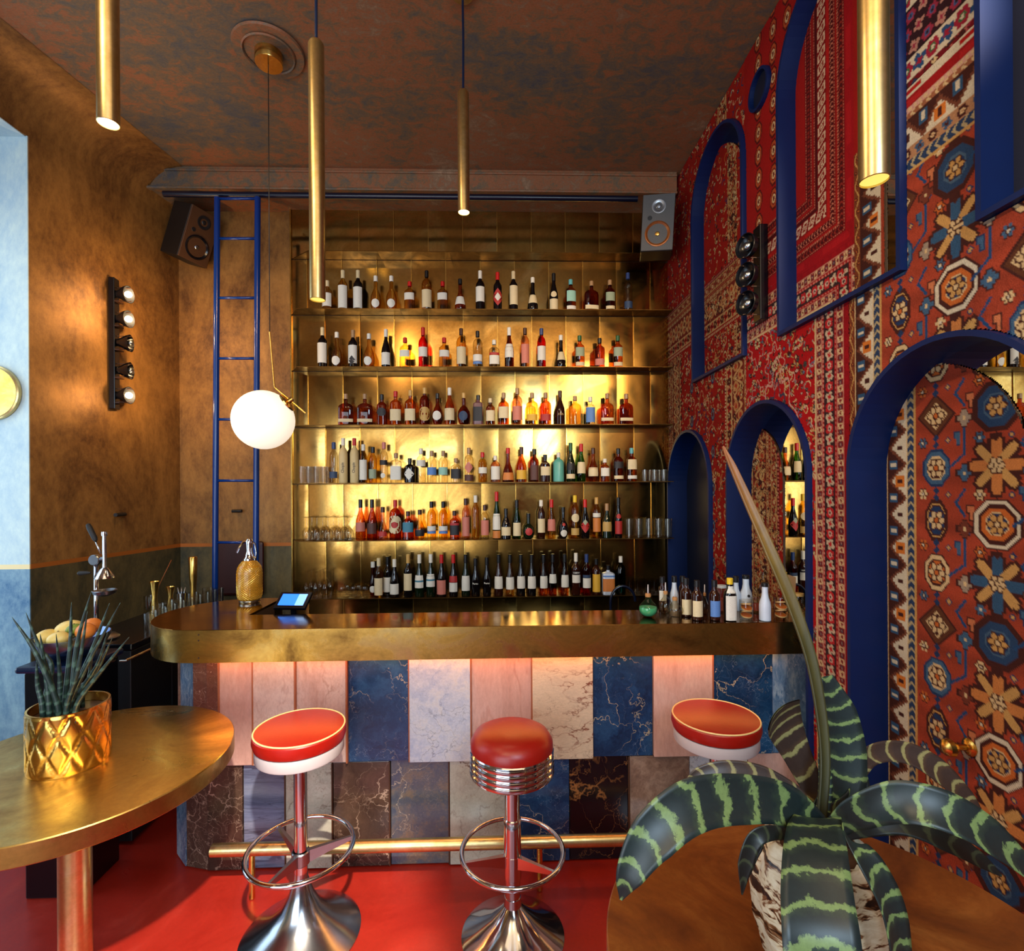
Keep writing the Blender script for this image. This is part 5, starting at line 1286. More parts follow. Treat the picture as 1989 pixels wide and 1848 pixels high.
# each entry: px, width px, top py, outline, glass, cap, labels, look
F = lambda c, a=.06, b=.50: [(c, a, b, 'f')]
ROWS = [
 ('top', 1, 600, [
  (636, 20, 546, 'bord', 'gold', 'c', F('W', .1, .55), 'pale wine bottle half hidden by lamp tube', 'wine_bottle'),
  (666.3, 19.5, 526, 'bord', 'gold', 'c', F('W', .03, .60), 'pale wine bottle with tall white label', 'wine_bottle'),
  (695.7, 19.5, 526, 'bord', 'dark', 'c', F('W', .03, .56), 'dark wine bottle with tall white label', 'wine_bottle'),
  (730, 22, 537, 'bulb', 'gold', 'w', [('W', .05, .29, 'o')], 'bulbous clear bottle with round white label', 'spirit_bottle'),
  (760.5, 23, 537, 'bulb', 'gold', 'w', [('W', .05, .29, 'o')], 'bulbous clear bottle with round white label', 'spirit_bottle'),
  (796, 21.6, 548, 'gin', 'gold', 'r', F('W', .34, .58), 'clear gin bottle with red cap', 'spirit_bottle'),
  (829, 21, 527, 'tall', 'gold', 'k', F('C', .05, .50), 'pale whisky bottle with black cap, cream label', 'spirit_bottle'),
  (860, 21.5, 548, 'gin', 'gold', 'r', F('W', .34, .58), 'clear gin bottle with red cap', 'spirit_bottle'),
  (894, 23, 543, 'cone', 'amber', 'k', F('W', .16, .42), 'squat amber bottle with pale label', 'spirit_bottle'),
  (933, 19, 527, 'bord', 'dark', 'w', F('W', .20, .58), 'dark bottle with white cap and white label', 'liqueur_bottle'),
  (966.7, 17.5, 530, 'bord', 'dark', 'r', [('R', .10, .56, 'd'), ('W', .22, .44, 'd')], 'dark bottle with red diamond label', 'liqueur_bottle'),
  (997.6, 18, 528, 'bord', 'dark', 'c', F('C', .14, .62), 'dark bottle with cream cap and label', 'liqueur_bottle'),
  (1035, 22, 540, 'cone', 'dark', 'w', F('C', .20, .46), 'stout dark bottle with wide cream label', 'liqueur_bottle'),
  (1075.7, 18, 532, 'burg', 'dark', 'k', [('C', .02, .30, 'f'), ('C', .34, .50, 'o')], 'tapering dark bottle with two cream labels', 'liqueur_bottle'),
  (1108.6, 21, 544, 'gin', 'amber', 't', [('M', .28, .62, 'f'), ('W', .03, .14, 'f')], 'amber bottle with turquoise cap', 'spirit_bottle'),
  (1149, 30, 547, 'flask', 'damber', 'o', [('C', .05, .18, 'f')], 'wide flat amber whiskey bottle', 'spirit_bottle'),
  (1184.7, 20, 545, 'gin', 'damber', 'o', [('V', .30, .58, 'f'), ('C', .04, .14, 'f')], 'dark amber bottle with pale green label', 'spirit_bottle'),
  (1219.7, 18.5, 531, 'tall', 'clear', 'b', [('D', .06, .24, 'f')], 'clear bottle with tall blue cap', 'spirit_bottle')]),
 ('second', 2, 712, [
  (626.8, 20, 637, 'bord', 'dark', 'c', F('W', .10, .60), 'dark wine bottle with cream capsule', 'wine_bottle'),
  (654.6, 22, 646, 'bulb', 'gold', 'w', [('W', .05, .30, 'o')], 'bulbous clear bottle with round white label', 'spirit_bottle'),
  (686, 19.5, 642, 'bord', 'dark', 'o', [('W', .10, .58, 'f'), ('K', .05, .30, 'd')], 'dark wine bottle, white label with dark figure', 'wine_bottle'),
  (717, 23, 649, 'bulb', 'gold', 'w', [('W', .05, .30, 'o')], 'bulbous clear bottle with round white label', 'spirit_bottle'),
  (750, 19, 640.5, 'burg', 'dark', 'w', F('W', .06, .38), 'slender dark bottle with white cap, low label', 'wine_bottle'),
  (787, 22, 657, 'gin', 'gold', 'r', F('W', .34, .56), 'clear gin bottle with red cap', 'spirit_bottle'),
  (822, 19, 637, 'bord', 'red', 'r', F('W', .26, .50), 'red aperitif bottle with white label', 'liqueur_bottle'),
  (863, 21.5, 657, 'gin', 'gold', 'r', F('W', .34, .56), 'clear gin bottle with red cap', 'spirit_bottle'),
  (896, 20, 639, 'tall', 'gold', 'n', F('C', .08, .52), 'pale bottle with brown cap and cream label', 'spirit_bottle'),
  (928, 20, 644, 'tall', 'clear', 'k', [('W', .16, .34, 'f'), ('B', .08, .15, 'f')], 'clear bottle, low white and blue label', 'spirit_bottle'),
  (960, 22, 661.5, 'gin', 'clear', 'w', [('W', .10, .42, 'f'), ('R', .43, .52, 'f')], 'short clear bottle, white label topped red', 'spirit_bottle'),
  (989.4, 19, 637, 'burg', 'damber', 'w', F('W', .24, .58), 'amber bottle with white cap and label', 'liqueur_bottle'),
  (1020, 18, 638, 'tall', 'pink', 'n', F('Q', .10, .58), 'slim pink bottle with dark cap', 'liqueur_bottle'),
  (1052, 18, 639, 'tall', 'red', 'b', F('W', .18, .54), 'red bottle with dark blue cap', 'liqueur_bottle'),
  (1089.7, 20.5, 652, 'cone', 'dark', 'w', F('C', .22, .48), 'stout dark bottle with cream label', 'liqueur_bottle'),
  (1126, 20, 653, 'gin', 'amber', 'gr', [('V', .34, .62, 'f'), ('C', .04, .16, 'f')], 'amber rye bottle with pale green label', 'spirit_bottle'),
  (1164.8, 21, 658, 'gin', 'damber', 'k', [('Q', .06, .28, 'f')], 'amber bottle with low pink label', 'spirit_bottle'),
  (1200, 20, 653, 'gin', 'amber', 'gr', [('V', .34, .62, 'f'), ('C', .04, .16, 'f')], 'amber rye bottle with pale green label', 'spirit_bottle')]),
 ('third', 3, 824.5, [
  (672, 31, 766, 'flask', 'damber', 'o', [('C', .10, .20, 'f')], 'wide flat amber whiskey bottle', 'spirit_bottle'),
  (709, 32, 766, 'flask', 'damber', 'o', [('C', .10, .20, 'f')], 'wide flat amber whiskey bottle', 'spirit_bottle'),
  (742, 21, 767, 'gin', 'damber', 'k', [('K', .28, .56, 'o')], 'amber bottle with round dark label', 'spirit_bottle'),
  (768.7, 23.5, 761, 'gin', 'amber', 'r', F('C', .12, .46), 'amber bottle with dripping red wax cap', 'spirit_bottle'),
  (797.5, 23, 759, 'gin', 'amber', 'g', F('C', .12, .46), 'amber bottle with gold cap, cream label', 'spirit_bottle'),
  (825, 21, 754, 'tall', 'damber', 'g', [('G', .10, .48, 'o')], 'amber bottle with oval gold label', 'spirit_bottle'),
  (850, 22, 765, 'bulb', 'damber', 'k', [('W', .14, .44, 'o')], 'round-shouldered amber bottle, white label', 'spirit_bottle'),
  (873.6, 22, 754, 'burg', 'amber', 'w', F('C', .12, .44), 'amber bottle with white cap, cream label', 'spirit_bottle'),
  (901, 26, 764, 'round', 'damber', 'g', [('D', .12, .42, 'o')], 'ball-shaped dark amber cognac bottle', 'spirit_bottle'),
  (929, 20, 768.5, 'sq', 'mauve', 'k', [('K', .12, .60, 'f')], 'square dark brown bottle with black cap', 'spirit_bottle'),
  (952.7, 19, 774.6, 'gin', 'amber', 'c', F('C', .14, .54), 'short amber bottle with cream label', 'spirit_bottle'),
  (978.5, 22, 764, 'gin', 'amber', 'o', F('C', .20, .56), 'amber bottle with cream label and cork', 'spirit_bottle'),
  (1005, 21, 755, 'tall', 'pink', 'o', F('Q', .12, .50), 'pale rose bottle with tall neck', 'spirit_bottle'),
  (1033.6, 24, 764, 'gin', 'gold', 'o', F('Y', .12, .32), 'pale gold bottle with low yellow label', 'spirit_bottle'),
  (1060, 23, 764, 'gin', 'amber', 'o', F('R', .12, .32), 'amber bottle with low red label', 'spirit_bottle'),
  (1088, 20, 760, 'burg', 'brown', 'n', [], 'dark brown bottle lettered 1776', 'spirit_bottle', ('1776', .021, .30, (210, 170, 110), 0)),
  (1117, 26, 770, 'gin', 'gold', 'o', [], 'broad pale gold bottle without label', 'spirit_bottle'),
  (1146.7, 20, 772, 'gin', 'clear', 'w', F('B', .08, .62), 'clear bottle with light blue label', 'spirit_bottle'),
  (1179.6, 27, 765, 'flask', 'amber', 'o', [('C', .12, .22, 'f')], 'wide flat amber whiskey bottle', 'spirit_bottle'),
  (1216.6, 29, 766, 'flask', 'damber', 'o', [('C', .12, .22, 'f')], 'wide flat amber whiskey bottle', 'spirit_bottle')]),
 ('fourth', 4, 937, [
  (648.6, 17.5, 860, 'tall', 'clear', 'b', [('D', .12, .28, 'f')], 'clear vodka bottle with dark blue label', 'spirit_bottle'),
  (667, 18, 852, 'tall', 'frost', 'w', [], 'frosted bottle with upright script, white cap', 'spirit_bottle', ('Chopin', .026, .34, (60, 40, 30), 1)),
  (688.6, 18, 852, 'tall', 'frost', 'r', [], 'frosted bottle with upright script, red cap', 'spirit_bottle', ('Chopin', .026, .34, (60, 40, 30), 1)),
  (706, 16, 864, 'tall', 'gold', 'w', F('W', .08, .60), 'pale bottle with tall pinkish label', 'spirit_bottle'),
  (724.6, 16, 869, 'tall', 'gold', 'k', F('V', .12, .38), 'slim pale bottle with dark cap', 'spirit_bottle'),
  (746, 17, 860, 'tall', 'clear', 'p', [('K', .44, .56, 'f'), ('W', .12, .24, 'o')], 'clear bottle with pink cap, round label', 'spirit_bottle'),
  (769.4, 22, 881, 'sq', 'clear', 'o', F('W', .10, .56), 'square clear bottle with white label', 'spirit_bottle'),
  (796.3, 22, 891, 'gin', 'dark', 'k', [('W', .10, .62, 'd')], 'squat black bottle with white diamond label', 'spirit_bottle'),
  (818, 19, 872, 'tall', 'clear', 'w', F('W', .48, .66), 'clear bottle with high white label', 'spirit_bottle'),
  (839, 20, 876.5, 'tall', 'clear', 'o', F('B', .24, .48), 'clear bottle with periwinkle blue label', 'spirit_bottle'),
  (861.3, 20, 876.5, 'tall', 'clear', 'o', F('M', .24, .48), 'clear bottle with mint green label', 'spirit_bottle'),
  (886, 22, 891, 'gin', 'clear', 'o', [('K', .16, .56, 'f')], 'squat clear bottle with black label', 'spirit_bottle'),
  (911, 20, 870.6, 'tall', 'clear', 'o', [('Q', .26, .60, 'd'), ('N', .04, .22, 'f')], 'clear bottle with pink diamond label', 'spirit_bottle'),
  (937.5, 18, 879.5, 'tall', 'gold', 'r', F('W', .30, .50), 'pale gold bottle with red cap', 'spirit_bottle'),
  (962.4, 19.5, 886, 'tall', 'pink', 'w', F('W', .10, .60), 'pinkish bottle with white cap and label', 'spirit_bottle'),
  (987, 25, 871, 'cone', 'damber', 'r', F('O', .06, .28), 'long-necked cognac bottle with orange label', 'spirit_bottle'),
  (1013, 22, 869, 'burg', 'amber', 'n', F('Y', .08, .34), 'amber bottle with low yellow label', 'spirit_bottle'),
  (1038, 18.5, 873, 'gin', 'damber', 'k', F('N', .06, .50), 'amber bottle with brown label, black cap', 'spirit_bottle'),
  (1059, 20.5, 884, 'gin', 'brown', 'k', F('C', .24, .70), 'dark brown bottle with cream label', 'spirit_bottle'),
  (1085, 23, 880, 'tall', 'turq', 'w', [], 'turquoise opaque bottle', 'spirit_bottle'),
  (1108.5, 19, 861, 'burg', 'dgreen', 'gr', [('K', .30, .48, 'f'), ('C', .08, .20, 'f')], 'dark green bottle with black label', 'spirit_bottle'),
  (1129, 18, 863, 'burg', 'green', 'r', [('C', .22, .52, 'f')], 'green whisky bottle with red cap', 'spirit_bottle'),
  (1152.3, 22, 871, 'bulb', 'amber', 'n', F('C', .16, .42), 'round amber whisky bottle, brown cap', 'spirit_bottle'),
  (1175, 19, 892, 'gin', 'amber', 'w', F('W', .24, .60), 'short amber bottle with white label', 'spirit_bottle'),
  (1201, 21, 872, 'gin', 'damber', 'k', [('K', .40, .60, 'f'), ('C', .08, .18, 'f')], 'amber bottle with black label, black cap', 'spirit_bottle'),
  (1227, 21, 871, 'gin', 'amber', 't', [('C', .36, .66, 'f'), ('W', .08, .18, 'f')], 'amber bottle with cream label, teal cap', 'spirit_bottle')]),
 ('fifth', 5, 1048.5, [
  (700.6, 20, 971, 'burg', 'amber', 'k', F('Q', .22, .44), 'amber rum bottle with pale orange label', 'spirit_bottle'),
  (723, 21, 971, 'burg', 'damber', 'k', F('N', .16, .42), 'dark amber rum bottle with brown label', 'spirit_bottle'),
  (743.7, 21, 985.6, 'cone', 'pink', 'n', F('R', .12, .26), 'pinkish fluted bottle with red label', 'spirit_bottle'),
  (768, 24, 972, 'tall', 'damber', 'r', [('C', .16, .62, 'o'), ('R', .3, .46, 'o')], 'bottle with red cap and oval cream label', 'spirit_bottle'),
  (792.8, 23, 994, 'gin', 'damber', 'n', F('T', .28, .62), 'squat amber bottle with bright blue label', 'spirit_bottle'),
  (815.7, 21, 991, 'bulb', 'yellow', 'n', F('K', .12, .34), 'pear-shaped golden bottle, dark label', 'spirit_bottle'),
  (838.5, 18.5, 975, 'tall', 'gold', 'k', [('W', .24, .36, 'f'), ('B', .16, .23, 'f')], 'pale tequila bottle with white and blue label', 'spirit_bottle'),
  (861.3, 19, 975, 'tall', 'yellow', 'k', [('W', .24, .36, 'f'), ('B', .16, .23, 'f')], 'golden tequila bottle with white and blue label', 'spirit_bottle'),
  (883, 20, 993, 'gin', 'amber', 'n', [('K', .16, .50, 'f'), ('R', .50, .58, 'f')], 'short amber bottle, dark label topped red', 'spirit_bottle'),
  (905, 16, 969, 'tall', 'pink', 'n', F('Q', .08, .55), 'tall slim bottle with faded red label', 'spirit_bottle'),
  (924, 16, 963, 'tall', 'gold', 'w', [], 'tallest slim clear bottle', 'spirit_bottle'),
  (942, 17, 981.7, 'tall', 'clear', 'n', F('Q', .12, .56), 'clear bottle with reddish ornate label', 'spirit_bottle'),
  (965, 17, 956, 'burg', 'green', 'r', [('W', .2, .54, 'f'), ('O', .02, .18, 'f')], 'tall green bottle with red capsule', 'liqueur_bottle'),
  (983, 20, 988.5, 'burg', 'dark', 'k', [('C', .12, .40, 'f')], 'dark bottle with arched cream label', 'liqueur_bottle'),
  (1004, 17, 972, 'burg', 'green', 'k', [('C', .08, .42, 'f')], 'green bottle with cream label, dark cap', 'liqueur_bottle'),
  (1026.7, 24, 998, 'round', 'dgreen', 'k', [('R', .14, .44, 'o')], 'squat round black bottle, red seal', 'liqueur_bottle'),
  (1051.4, 16, 972, 'tall', 'brown', 'w', F('C', .16, .52), 'brown bottle with white cap, cream label', 'liqueur_bottle'),
  (1071.5, 17, 971, 'burg', 'gold', 'r', F('Q', .20, .50), 'pale bottle with red cap, tan label', 'liqueur_bottle'),
  (1094, 20, 985.6, 'round', 'dark', 'k', [('W', .06, .28, 'o'), ('R', .4, .5, 'o')], 'dark round-bellied bottle, round white label', 'liqueur_bottle'),
  (1117, 18, 963, 'tall', 'yellow', 'y', [('C', .38, .58, 'o'), ('G', .08, .24, 'f')], 'tall yellow liqueur bottle', 'liqueur_bottle'),
  (1136.7, 18, 971, 'burg', 'dark', 'r', [('R', .14, .50, 'd'), ('V', .34, .5, 'd')], 'dark bottle with red and green diamond label', 'liqueur_bottle'),
  (1159, 17, 967, 'tall', 'yellow', 'g', [('W', .52, .62, 'f'), ('O', .16, .50, 'f')], 'yellowish bottle with orange label', 'liqueur_bottle'),
  (1179, 20, 979, 'burg', 'dgreen', 'o', F('G', .20, .48), 'dark green bottle with gold label', 'liqueur_bottle'),
  (1201.4, 16, 967, 'burg', 'dark', 'k', [('R', .10, .42, 'f'), ('R', .48, .6, 'o')], 'dark bottle with red labels', 'liqueur_bottle')]),
 ('bottom', 6, 1160, [
  (724.6, 15, 1092, 'bulb', 'damber', 'w', [('W', .1, .3, 'o')], 'small dark bottle with round label', 'spirit_bottle'),
  (736, 18, 1085, 'bord', 'gold', 'c', F('C', .06, .50), 'white wine bottle with cream label', 'wine_bottle'),
  (753, 17, 1082, 'bord', 'dark', 'k', F('W', .10, .48), 'dark wine bottle standing one place back', 'wine_bottle'),
  (766.5, 19, 1087, 'burg', 'dark', 'w', F('W', .08, .36), 'dark burgundy bottle with white capsule', 'wine_bottle'),
  (793, 18, 1078, 'bord', 'dark', 'g', F('C', .16, .56), 'dark wine bottle with gold cap', 'wine_bottle'),
  (815, 19, 1078, 'burg', 'dgreen', 'w', [('W', .22, .52, 'f'), ('T', .36, .40, 'f')], 'dark green vermouth bottle, white label', 'wine_bottle'),
  (837, 19, 1077, 'burg', 'dgreen', 'w', [('W', .24, .54, 'f'), ('T', .38, .42, 'f')], 'dark green vermouth bottle, white label', 'wine_bottle'),
  (858, 20, 1078, 'burg', 'dark', 'r', F('Q', .06, .40), 'dark bottle with red cap, ornate tan label', 'wine_bottle'),
  (881, 18, 1078, 'burg', 'dark', 'r', [('W', .12, .34, 'f'), ('R', .35, .50, 'f')], 'dark bottle, red and white label', 'wine_bottle'),
  (904.8, 18, 1078, 'burg', 'dgreen', 'k', F('W', .14, .50), 'olive bottle with white label', 'wine_bottle'),
  (924, 18, 1085, 'burg', 'dark', 'k', [], 'black port bottle with white script', 'wine_bottle', ('Porto', .018, .34, (220, 214, 200), 0)),
  (946, 17, 1083, 'burg', 'dark', 'k', [], 'black port bottle with white script', 'wine_bottle', ('Porto', .018, .34, (220, 214, 200), 0)),
  (969, 18, 1078, 'burg', 'brown', 'k', F('W', .18, .48), 'dark cognac bottle with small white label', 'spirit_bottle'),
  (991, 18, 1078, 'burg', 'gold', 'k', F('W', .16, .46), 'pale cognac bottle with small white label', 'spirit_bottle'),
  (1012, 18, 1078, 'burg', 'dark', 'k', F('W', .18, .48), 'dark cognac bottle with small white label', 'spirit_bottle'),
  (1033, 18, 1078, 'burg', 'dark', 'k', F('W', .18, .48), 'dark cognac bottle with small white label', 'spirit_bottle'),
  (1056, 17, 1078, 'burg', 'amber', 'k', F('W', .18, .48), 'amber cognac bottle with small white label', 'spirit_bottle'),
  (1074, 16, 1077, 'burg', 'damber', 'k', F('W', .30, .52), 'reddish cognac bottle with high white label', 'spirit_bottle'),
  (1097, 17, 1077, 'burg', 'amber', 'k', F('W', .20, .50), 'amber cognac bottle with small white label', 'spirit_bottle'),
  (1119, 18, 1075, 'bord', 'brown', 'w', [('K', .50, .58, 'f'), ('W', .30, .49, 'f')], 'dark red aperitif bottle lettered in white', 'liqueur_bottle', ('CAMPARI', .0125, .54, (236, 230, 220), 0)),
  (1139.6, 18, 1077, 'bord', 'red', 'b', [('W', .18, .42, 'f'), ('D', .43, .50, 'f')], 'red aperitif bottle with blue band', 'liqueur_bottle'),
  (1158.5, 17, 1086, 'tall', 'brown', 'k', F('Y', .08, .58), 'brown bottle with long orange-yellow label', 'liqueur_bottle'),
  (1181.5, 25, 1098.5, 'sq', 'white', 'k', [('B', .62, .67, 'f'), ('O', .12, .56, 'f')], 'square white patterned bottle, orange label', 'liqueur_bottle'),
  (1206, 19, 1081, 'tall', 'teal', 'w', [], 'teal glass bottle at the right end', 'spirit_bottle')]),
]
YBt = 3.848
for rname, si, base, items in ROWS:
    zs = SZ[si] + .0006
    for n_, it in enumerate(items):
        px, w, top, shp, gl_, cap, labs, look, kind = it[:9]; txt = it[9] if len(it) > 9 else None
        Y = YBt + (.056 if 'one place back' in look or 'small dark bottle' in look else 0) + random.uniform(-.005, .005)
        q = at(px, base - 3, Y=Y); zt = at(px, top, Y=Y).z
        cat = 'bottle'
        lb = '%s, %s from left in the %s bottle row' % (look, ordinal(n_ + 1), rname)
        bottle(kind, lb, cat, 'bottles in the %s row of the brass wall' % rname, (q.x, Y, zs), w * .925 * Y / 1000, zt - zs, shp, gl_, cap, labs, neck=.0128 if shp in ('bord', 'burg', 'tall') else .0135, txt=txt, capz=.80 if shp in ('bord', 'burg') else .84, rz=random.uniform(-.12, .12))
# ---- glassware on the brass shelves
def row(key, me, pxs, py, Y, z, label, group):
    for i, px in enumerate(pxs): q = at(px, py, Y=Y); glass(key, me, (q.x, Y, z + .0006), label + ', %s from left' % ordinal(i + 1), 'glass', group)
tm = gmesh('tumbler_tall', tumbler(.0245, .125)); 
row('tumbler', tm, (586, 600, 614.5, 629), 930, 3.845, SZ[4], 'highball tumbler, front line, left end of the fourth row', 'highball tumblers at the left of the fourth row')
row('tumbler', tm, (593, 607, 621.5, 636), 930, 3.905, SZ[4], 'highball tumbler, rear line, left end of the fourth row', 'highball tumblers at the left of the fourth row')
wg = gmesh('wine_glass_down', wine(.034, .175), True)
row('wine_glass', wg, (596, 616, 637, 658, 678), 1045, 3.842, SZ[5], 'upturned wine glass, front, left end of the fifth row', 'upturned wine glasses on the fifth row')
row('wine_glass', wg, (606, 627, 648, 669), 1045, 3.903, SZ[5], 'upturned wine glass, behind, left end of the fifth row', 'upturned wine glasses on the fifth row')
wg2 = gmesh('flute_down', wine(.0285, .20), True)
row('wine_glass', wg2, (596, 614, 632), 1157, 3.842, SZ[6], 'upturned narrow wine glass, front left of the bottom row', 'upturned glasses at the left of the bottom row')
row('wine_glass', wg2, (605, 623, 642), 1157, 3.908, SZ[6], 'upturned narrow wine glass, back left of the bottom row', 'upturned glasses at the left of the bottom row')
sf = gmesh('coupe_up', coupe(.034, .07))
row('coupe_glass', sf, (661, 683, 705), 1157, 3.842, SZ[6], 'small coupe glass in front, left part of the bottom row', 'coupe glasses on the bottom row')
row('coupe_glass', sf, (672, 694), 1150, 3.903, SZ[6], 'small coupe glass behind, left part of the bottom row', 'coupe glasses on the bottom row')
lb_ = gmesh('tumbler_low', tumbler(.032, .088))
row('tumbler', lb_, (1253, 1272, 1290), 930, 3.84, SZ[4], 'low tumbler at the right end of the fourth row', 'low tumblers at the right of the fourth row')
row('tumbler', lb_, (1262, 1281), 930, 3.908, SZ[4], 'low tumbler, back, right end of the fourth row', 'low tumblers at the right of the fourth row')
ct = gmesh('tumbler_cut', tumbler(.033, .142))
row('tumbler', ct, (1222, 1241, 1260, 1279, 1297), 1040, 3.84, SZ[5], 'cut-glass highball at the right end of the fifth row', 'cut glasses at the right of the fifth row')
row('tumbler', gmesh('mug_glass', tumbler(.0275, .10)), (1226, 1242, 1258, 1274, 1290), 1157, 3.845, SZ[6], 'short glass at the right end of the bottom row', 'short glasses at the right of the bottom row')
row('tumbler', gmesh('mug_glass', tumbler(.0275, .10)), (1234, 1250, 1266, 1282), 1157, 3.908, SZ[6], 'short glass behind, right end of the bottom row', 'short glasses at the right of the bottom row')

# ---- bottles and jars on the right end of the bar
def onbar(px, basepy):
    q = at(px, basepy, Z=ZT); return q
GB = 'bottles and jars on the right end of the bar'
def bb(kind, look, px, w, top, base, shp, gl_, cap, labs, capz=.82, neck=.011, txt=None):
    q = onbar(px, base); h = at(px, top, Y=q.y).z - ZT
    return bottle(kind, look, 'bottle', GB, (q.x, q.y, ZT + .0006), w * q.y / 1000, h, shp, gl_, cap, labs, capz, neck, txt)
def flask(look, px, w, top, base, liquid):
    q = onbar(px, base); h = at(px, top, Y=q.y).z - ZT; r = w * q.y / 2000
    t = thing('dropper_flask', look, 'bottle', (q.x, q.y, ZT + .0006), 0, GB)
    bh = h * .62
    pr = [(0, 0), (r * .5, 0)] + [(r * math.sin(a), bh * .40 - bh * .40 * math.cos(a)) for a in [PI * i / 12 for i in range(3, 10)]] + [(r * .34, bh * .86), (r * .28, bh), (0, bh)]
    MB().lathe(pr, 28).obj('glass_body', GL['clear' if liquid == 'emerald' else liquid], t, ang=1.5)
    if liquid == 'emerald': MB().lathe([(0, .002)] + [(r * .95 * math.sin(a), bh * .40 - bh * .385 * math.cos(a)) for a in [PI * i / 12 for i in range(2, 8)]] + [(0, bh * .5)], 24).obj('liquid', simple('emerald_liquid_body', (84, 196, 146), .15, 0, .2, 60), t)
    MB().lathe([(0, bh), (r * .3, bh), (r * .33, bh + .01), (r * .26, bh + .016), (0, bh + .016)], 16).obj('stopper', M['cork'], t)
    MB().tube([(0, 0, bh + .01), (0, 0, h)], [.0045, .002], 8).obj('dropper', M['white_metal'], t)
    return t
flask('round clear flask with emerald liquid and dropper, leftmost on the bar', 1259, 36, 1136, 1199, 'emerald')
flask('small round clear dropper flask behind, second from left on the bar', 1293, 26, 1132, 1192, 'clear')
flask('round clear dropper flask in front of the brown bitters bottles', 1311, 32, 1147, 1199, 'clear')
flask('slim dropper flask between the second and third brown bitters bottles', 1369, 17, 1136, 1194, 'pink')
bb('bitters_bottle', 'dark bottle with pale label behind the left dropper flasks', 1287, 15, 1121, 1186, 'bord', 'brown', 'k', F('W', .3, .6))
bb('mixer_bottle', 'white tapering bottle with black cap behind the clear flasks', 1310, 17, 1120, 1184, 'burg', 'white', 'k', [])
bb('bitters_bottle', 'brown bottle behind the leftmost brown bitters bottle', 1326, 14, 1120, 1183, 'bord', 'brown', 'k', [])
bb('bitters_bottle', 'leftmost brown bitters bottle with cream label on the bar', 1333, 21, 1124, 1197, 'bord', 'brown', 'k', F('C', .06, .46), .84)
bb('bitters_bottle', 'second brown bitters bottle with cream label on the bar', 1354, 21, 1128, 1204.5, 'bord', 'brown', 'k', F('C', .10, .50), .84)
bb('bitters_bottle', 'brown bottle with pale blue label on the bar', 1388, 21, 1128, 1204.5, 'bord', 'brown', 'k', F('B', .10, .50), .84)
bb('bitters_bottle', 'white-wrapped bitters bottle with yellow cap', 1418, 23, 1124, 1205.5, 'gin', 'dark', 'y', [('W', .02, .60, 'f'), ('W', .66, .82, 'f')], .86, .012)
bb('mixer_bottle', 'white tapering bottle just behind the yellow-capped bottle', 1430, 17, 1120, 1186, 'burg', 'white', 'k', [])
bb('mixer_bottle', 'white bottle with black cap behind the jar of dried citrus', 1449, 24, 1118, 1186, 'burg', 'white', 'k', [('K', .40, .48, 'o')], .9, .015)
bb('mixer_bottle', 'white bottle with black cap in front, near the bar end', 1486, 22, 1133, 1205.5, 'burg', 'white', 'k', [], .9, .013)
def jar(look, px, w, top, base, kind, lid=None):
    q = onbar(px, base); h = at(px, top, Y=q.y).z - ZT; r = w * q.y / 2000
    t = thing('jar', look, 'jar', (q.x, q.y, ZT + .0006), 0, GB)
    MB().lathe([(0, 0), (r * .94, 0), (r, .004), (r, h * .97), (r * .97, h), (r * .94, h), (r * .95, .008), (0, .006)], 24).obj('glass_body', M['glass'], t)
    if kind == 'citrus':
        for i in range(4):
            z = .014 + i * h * .19; R = r * (.80 - .06 * (i % 2)); a = (.25, -.3, .4, -.2)[i]
            mm = Matrix.Translation((random.uniform(-.002, .002), 0, z + .004)) @ Matrix.Rotation(a, 4, 'X')
            o = MB().lathe([(R * .55, 0), (R, 0), (R, .004), (R * .92, .005), (R * .55, .004), (0, .003), (0, 0)], 20).xf(mm).obj('dried_slice', paint((206, 110, 44)), t)
            MB().lathe([(R * .98, -.0006), (R * 1.02, 0), (R * 1.02, .005), (R * .98, .0055)], 20).xf(mm).obj('peel', paint((232, 190, 130)), o)
    elif kind == 'beans':
        for i in range(26):
            A = random.uniform(0, 6.28); R = r * .75 * math.sqrt(random.random())
            MB().lathe([(0, -.006), (.005, -.003), (.005, .003), (0, .006)], 6, (R * math.cos(A), R * math.sin(A), .012 + .0022 * i)).obj('bean', M['walnut'], t)
    elif kind == 'red':
        MB().lathe([(0, .008), (r * .88, .008), (r * .88, h * .55), (0, h * .55)], 20).obj('contents', paint((150, 50, 24)), t)
    if lid: MB().lathe([(0, h), (r * .98, h), (r, h + .004), (r * .96, h + .012), (0, h + .013)], 24).obj('lid', paint(lid), t)
    return t
jar('straight glass jar of dried citrus rings, middle of the bar end', 1450, 26, 1166, 1204.5, 'citrus')
jar('glass jar with one curled dried citrus slice under the long stalk', 1517, 26, 1160, 1203.5, 'citrus')
jar('glass jar of red-brown spice behind the dried citrus jar', 1468, 18, 1160, 1189, 'red')
jar('lidded glass jar of red contents behind the yellow-capped bottle', 1402, 18, 1142, 1189, 'red', (190, 190, 186))
jar('lidded jar of dark beans at the far right end of the bar', 1551, 20, 1158, 1195, 'beans', (200, 160, 90))
q = onbar(1483, 1186); 
bottle('decanter', 'clear stoppered decanter behind the white bottles', 'bottle', GB, (q.x, q.y, ZT + .0006), 24 * q.y / 1000, at(1483, 1112, Y=q.y).z - ZT, 'tall', 'clear', None, [], neck=.011)
